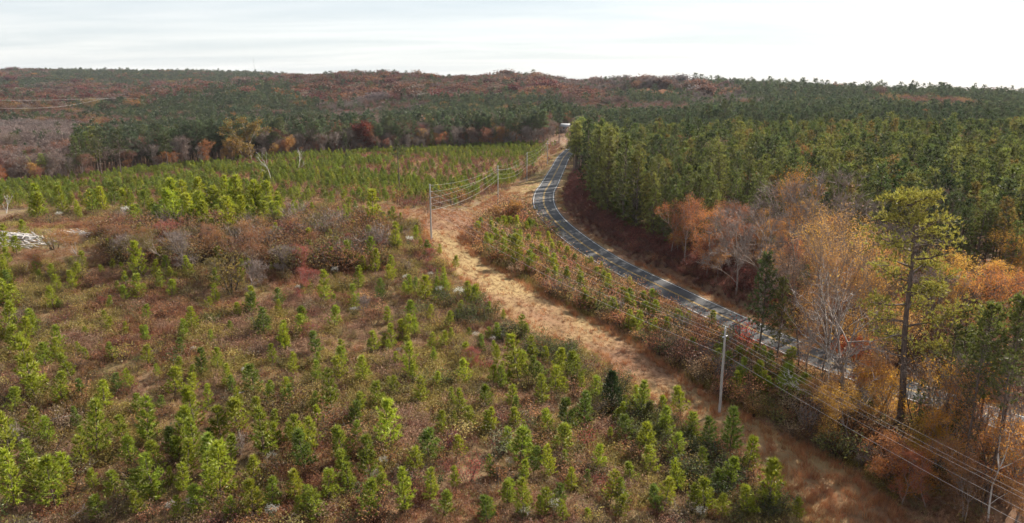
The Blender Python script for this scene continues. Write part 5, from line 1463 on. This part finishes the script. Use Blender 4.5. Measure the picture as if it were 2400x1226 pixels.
# far transmission wires across the valley
for k, (pts, lab) in enumerate((([(-60, 252, 560), (60, 254, 590), (150, 251, 640), (215, 242, 720), (275, 231, 820), (345, 231, 900)], 'thin transmission wire sagging across the far valley'),
                               ([(-60, 234, 560), (100, 235, 640), (200, 233, 740), (275, 230.5, 820)], 'upper transmission wire across the far valley'))):
    P = []
    for px, py, dd in pts:
        P.append(((px - 1200) / F * dd * 1.0, dd, CAM_Z - dd * slope_of(py)))
    P = catmull(np.array(P), 8)
    b = MB(); b.tube(P, 0.045, 4)
    tag(mesh_obj('transmission_wire', b.build('transmission_wire', 'wire')), lab, 'wire', 'far transmission wires')

# ------------------------------------------------------------------ the house at the far end of the strip
hx, hy = HOUSE
hz = h1(hx, hy)
hr = empty('house', (hx, hy, hz - 0.4), R(-35), 0.7)
b = MB(); b.box((0, 0, 2.9), (9.0, 7.0, 5.8)); mesh_obj('wall', b.build('house_wall', 'siding'), hr)
b = MB()
for sx in (-1, 1):
    A = np.array([[sx * 4.5, -3.5, 5.8], [sx * 4.5, 3.5, 5.8], [sx * 4.5, 0, 8.6]])
    b.tris(A[0:1], A[1:2], A[2:3], 0.5)
mesh_obj('gable', b.build('house_gable', 'siding'), hr)
b = MB()
for sy in (-1, 1):
    ang = math.atan2(2.8, 3.5) * -sy
    rm = np.array([[1, 0, 0], [0, math.cos(ang), -math.sin(ang)], [0, math.sin(ang), math.cos(ang)]])
    b.box((0, sy * 1.95, 7.12), (10.0, 4.95, 0.16), 0, rm)
roof = mesh_obj('roof', b.build('house_roof', 'roof_metal'), hr)
b = MB(); b.box((2.4, 1.0, 8.6), (0.8, 0.8, 1.6)); mesh_obj('chimney', b.build('chimney', 'dark_trim'), roof)
for wx, wz in ((-2.8, 1.6), (0.2, 1.6), (2.9, 1.6), (-2.8, 4.4), (0.2, 4.4), (2.9, 4.4)):
    b = MB(); b.box((wx, -3.53, wz), (1.1, 0.08, 1.5)); w = mesh_obj('window', b.build('window', 'window_glass'), hr)
    b = MB()
    for ox, oz, sx_, sz_ in ((0, 0.8, 1.34, 0.12), (0, -0.8, 1.34, 0.12), (-0.61, 0, 0.12, 1.72), (0.61, 0, 0.12, 1.72)): b.box((wx + ox, -3.56, wz + oz), (sx_, 0.1, sz_))
    mesh_obj('frame', b.build('window_frame', 'siding'), w)
b = MB(); b.box((4.53, 0, 1.6), (0.08, 1.2, 1.5)); mesh_obj('window', b.build('window', 'window_glass'), hr)
b = MB(); b.box((0, -4.9, 2.75), (9.2, 2.8, 0.16)); mesh_obj('porch_roof', b.build('porch_roof', 'roof_metal'), hr)
for k in range(4):
    b = MB(); b.box((-4.2 + 2.8 * k, -6.1, 1.33), (0.16, 0.16, 2.66)); mesh_obj('porch_post', b.build('porch_post', 'siding'), hr)
for k, (ox, oy, hg) in enumerate(((-9, -9, 7.5), (-5.5, -9, 6.0), (-3, -10, 5.2), (1.0, -10, 5.4), (5, -9, 6.0), (8, -6, 7.0), (-11, -4, 8.5), (-7, -16, 5.5), (-2, -18, 4.6), (3, -17, 5.0), (7, -15, 6.0), (-10, -20, 6.0), (0, -14, 4.5), (9, -20, 6.5))):
    x, y = hx + ox, hy + oy
    me, h0, c = ((BL[k % 5], 12, (0.26, 0.12, 0.06)), (SPE[k % 4], 14, (0.07, 0.09, 0.028)), (BR[k % 4], 13, (0.26, 0.18, 0.14)))[k % 3]
    r = plant('pine_tree' if k % 3 == 1 else 'autumn_tree', me, ('trunk', 'crown'), (x, y, h1(x, y) - 0.1), k, hg / h0, (None, c))
    note(r, 'yard', 'small tree', 'in front of the far house', 'tree', 'small trees before the house', ('rust', 'dark-green', 'grey')[k % 3])
tag(hr, 'pale house with grey metal gable roof among trees at the far end of the strip', 'house')

# ------------------------------------------------------------------ radio mast on the skyline
mx_, my_ = (616 - 1200) / F * 2600, 2600.0
mz = h1(mx_, my_)
top = CAM_Z - 2600 * slope_of(136)
mr = empty('radio_mast', (mx_, my_, mz))
b = MB(); H_ = top - mz
for a in (0, 2.09, 4.19):
    b.tube([(0.7 * math.cos(a), 0.7 * math.sin(a), 0), (0.5 * math.cos(a), 0.5 * math.sin(a), H_)], 0.09, 4)
for k in range(int(H_ / 3)):
    z0 = k * 3.0
    for a in (0, 2.09, 4.19):
        b.tube([(0.65 * math.cos(a), 0.65 * math.sin(a), z0), (0.65 * math.cos(a + 2.09), 0.65 * math.sin(a + 2.09), z0 + 2.6)], 0.09, 3)
mesh_obj('lattice', b.build('lattice', 'galvanised'), mr)
b = MB(); b.tube([(0, 0, H_ - 0.5), (0, 0, H_ + 5)], 0.14, 5); mesh_obj('antenna', b.build('antenna', 'galvanised'), mr)
tag(mr, 'thin lattice radio mast on the distant skyline', 'mast')

# ------------------------------------------------------------------ heaps of bleached logs
def log_heap(cx_, cy_, rx, ry, hh, n, label, seed):
    g = np.random.default_rng(seed)
    root = empty('log_pile', (cx_, cy_, h1(cx_, cy_)))
    kinds = []
    for i in range(8):
        L = g.uniform(1.8, 4.8); b = MB()
        t = np.linspace(-0.5, 0.5, 4)
        b.tube(np.stack([t * L, g.normal(size=4) * 0.06, g.normal(size=4) * 0.05], 1), np.linspace(0.12, 0.06, 4) * g.uniform(0.8, 1.3), 6, cap=True)
        kinds.append(b.build('log', 'dead_wood'))
    for i in range(n):
        a = g.uniform(0, 6.28); q = math.sqrt(g.uniform(0, 1))
        x = q * rx * math.cos(a); y = q * ry * math.sin(a)
        z = hh * (1 - q ** 2) * g.uniform(0.72, 1.02) + 0.08 + h1(cx_ + x, cy_ + y) - root.location.z
        o = mesh_obj('log', kinds[i % 8], root)
        o.location = (x, y, z)
        yaw = g.normal() * 0.42 + (math.pi if g.random() < 0.5 else 0) - 0.08
        slope = -math.atan2(2 * hh * x / rx ** 2, 1) * 0.6
        o.rotation_euler = (g.uniform(0, 6), -slope * math.cos(yaw) + g.normal() * 0.13, yaw)
    tag(root, label, 'log pile', 'heaps of bleached logs')
p = at(20, 572)
log_heap(p[0] - 3.5, p[1], 11.5, 6.0, 2.0, 280, 'large heap of bleached pale logs at the border of the clearing', 3)
p = at(172, 551)
log_heap(p[0], p[1], 3.2, 1.2, 0.6, 26, 'small heap of pale logs behind the yellow-olive shrub', 4)
# fallen bleached branches
for k, (px, py, L, yaw) in enumerate(((212, 1100, 1.6, 1.0), (1120, 1010, 2.6, 0.3), (130, 990, 3.0, 0.35), (2015, 1078, 1.8, 1.5), (560, 930, 1.4, 0.4), (195, 1205, 1.8, 0.8), (790, 560, 2.0, 0.1), (1035, 1030, 2.2, 0.2))):
    p = at(px, py); b = MB()
    b.tube([(-L / 2, 0, 0.1), (0, 0.08, 0.35), (L / 2, -0.05, 0.55)], [0.10, 0.08, 0.04], 6, cap=True)
    b.tube([(0, 0.08, 0.35), (L * 0.2, 0.5, 0.7)], [0.05, 0.02], 5)
    o = mesh_obj('fallen_branch', b.build('fallen_branch', 'dead_wood'))
    o.location = p; o.rotation_euler = (0, 0, yaw)
    note(o, 'branch', 'fallen branch', 'in the brush', 'branch', 'fallen pale branches', 'bleached')

write_labels()

# ------------------------------------------------------------------ the air: thin haze over the whole valley
me = bpy.data.meshes.new('haze')
x0, x1, y0, y1, z0, z1 = -5600, 5600, -1300, 6600, -190, 165
me.from_pydata([(x0, y0, z0), (x1, y0, z0), (x1, y1, z0), (x0, y1, z0), (x0, y0, z1), (x1, y0, z1), (x1, y1, z1), (x0, y1, z1)], [],
               [(0, 3, 2, 1), (4, 5, 6, 7), (0, 1, 5, 4), (1, 2, 6, 5), (2, 3, 7, 6), (3, 0, 4, 7)])
hm, hn, hl = new_mat('haze')
ho = hn.new('ShaderNodeOutputMaterial'); pv = hn.new('ShaderNodeVolumePrincipled')
pv.inputs['Color'].default_value = (0.86, 0.91, 1.0, 1)
pv.inputs['Density'].default_value = 0.000032
pv.inputs['Anisotropy'].default_value = 0.2
hl.new(pv.outputs[0], ho.inputs['Volume'])
me.materials.append(hm)
tag(mesh_obj('haze', me), 'thin pale haze over the valley', 'haze', kind='stuff')
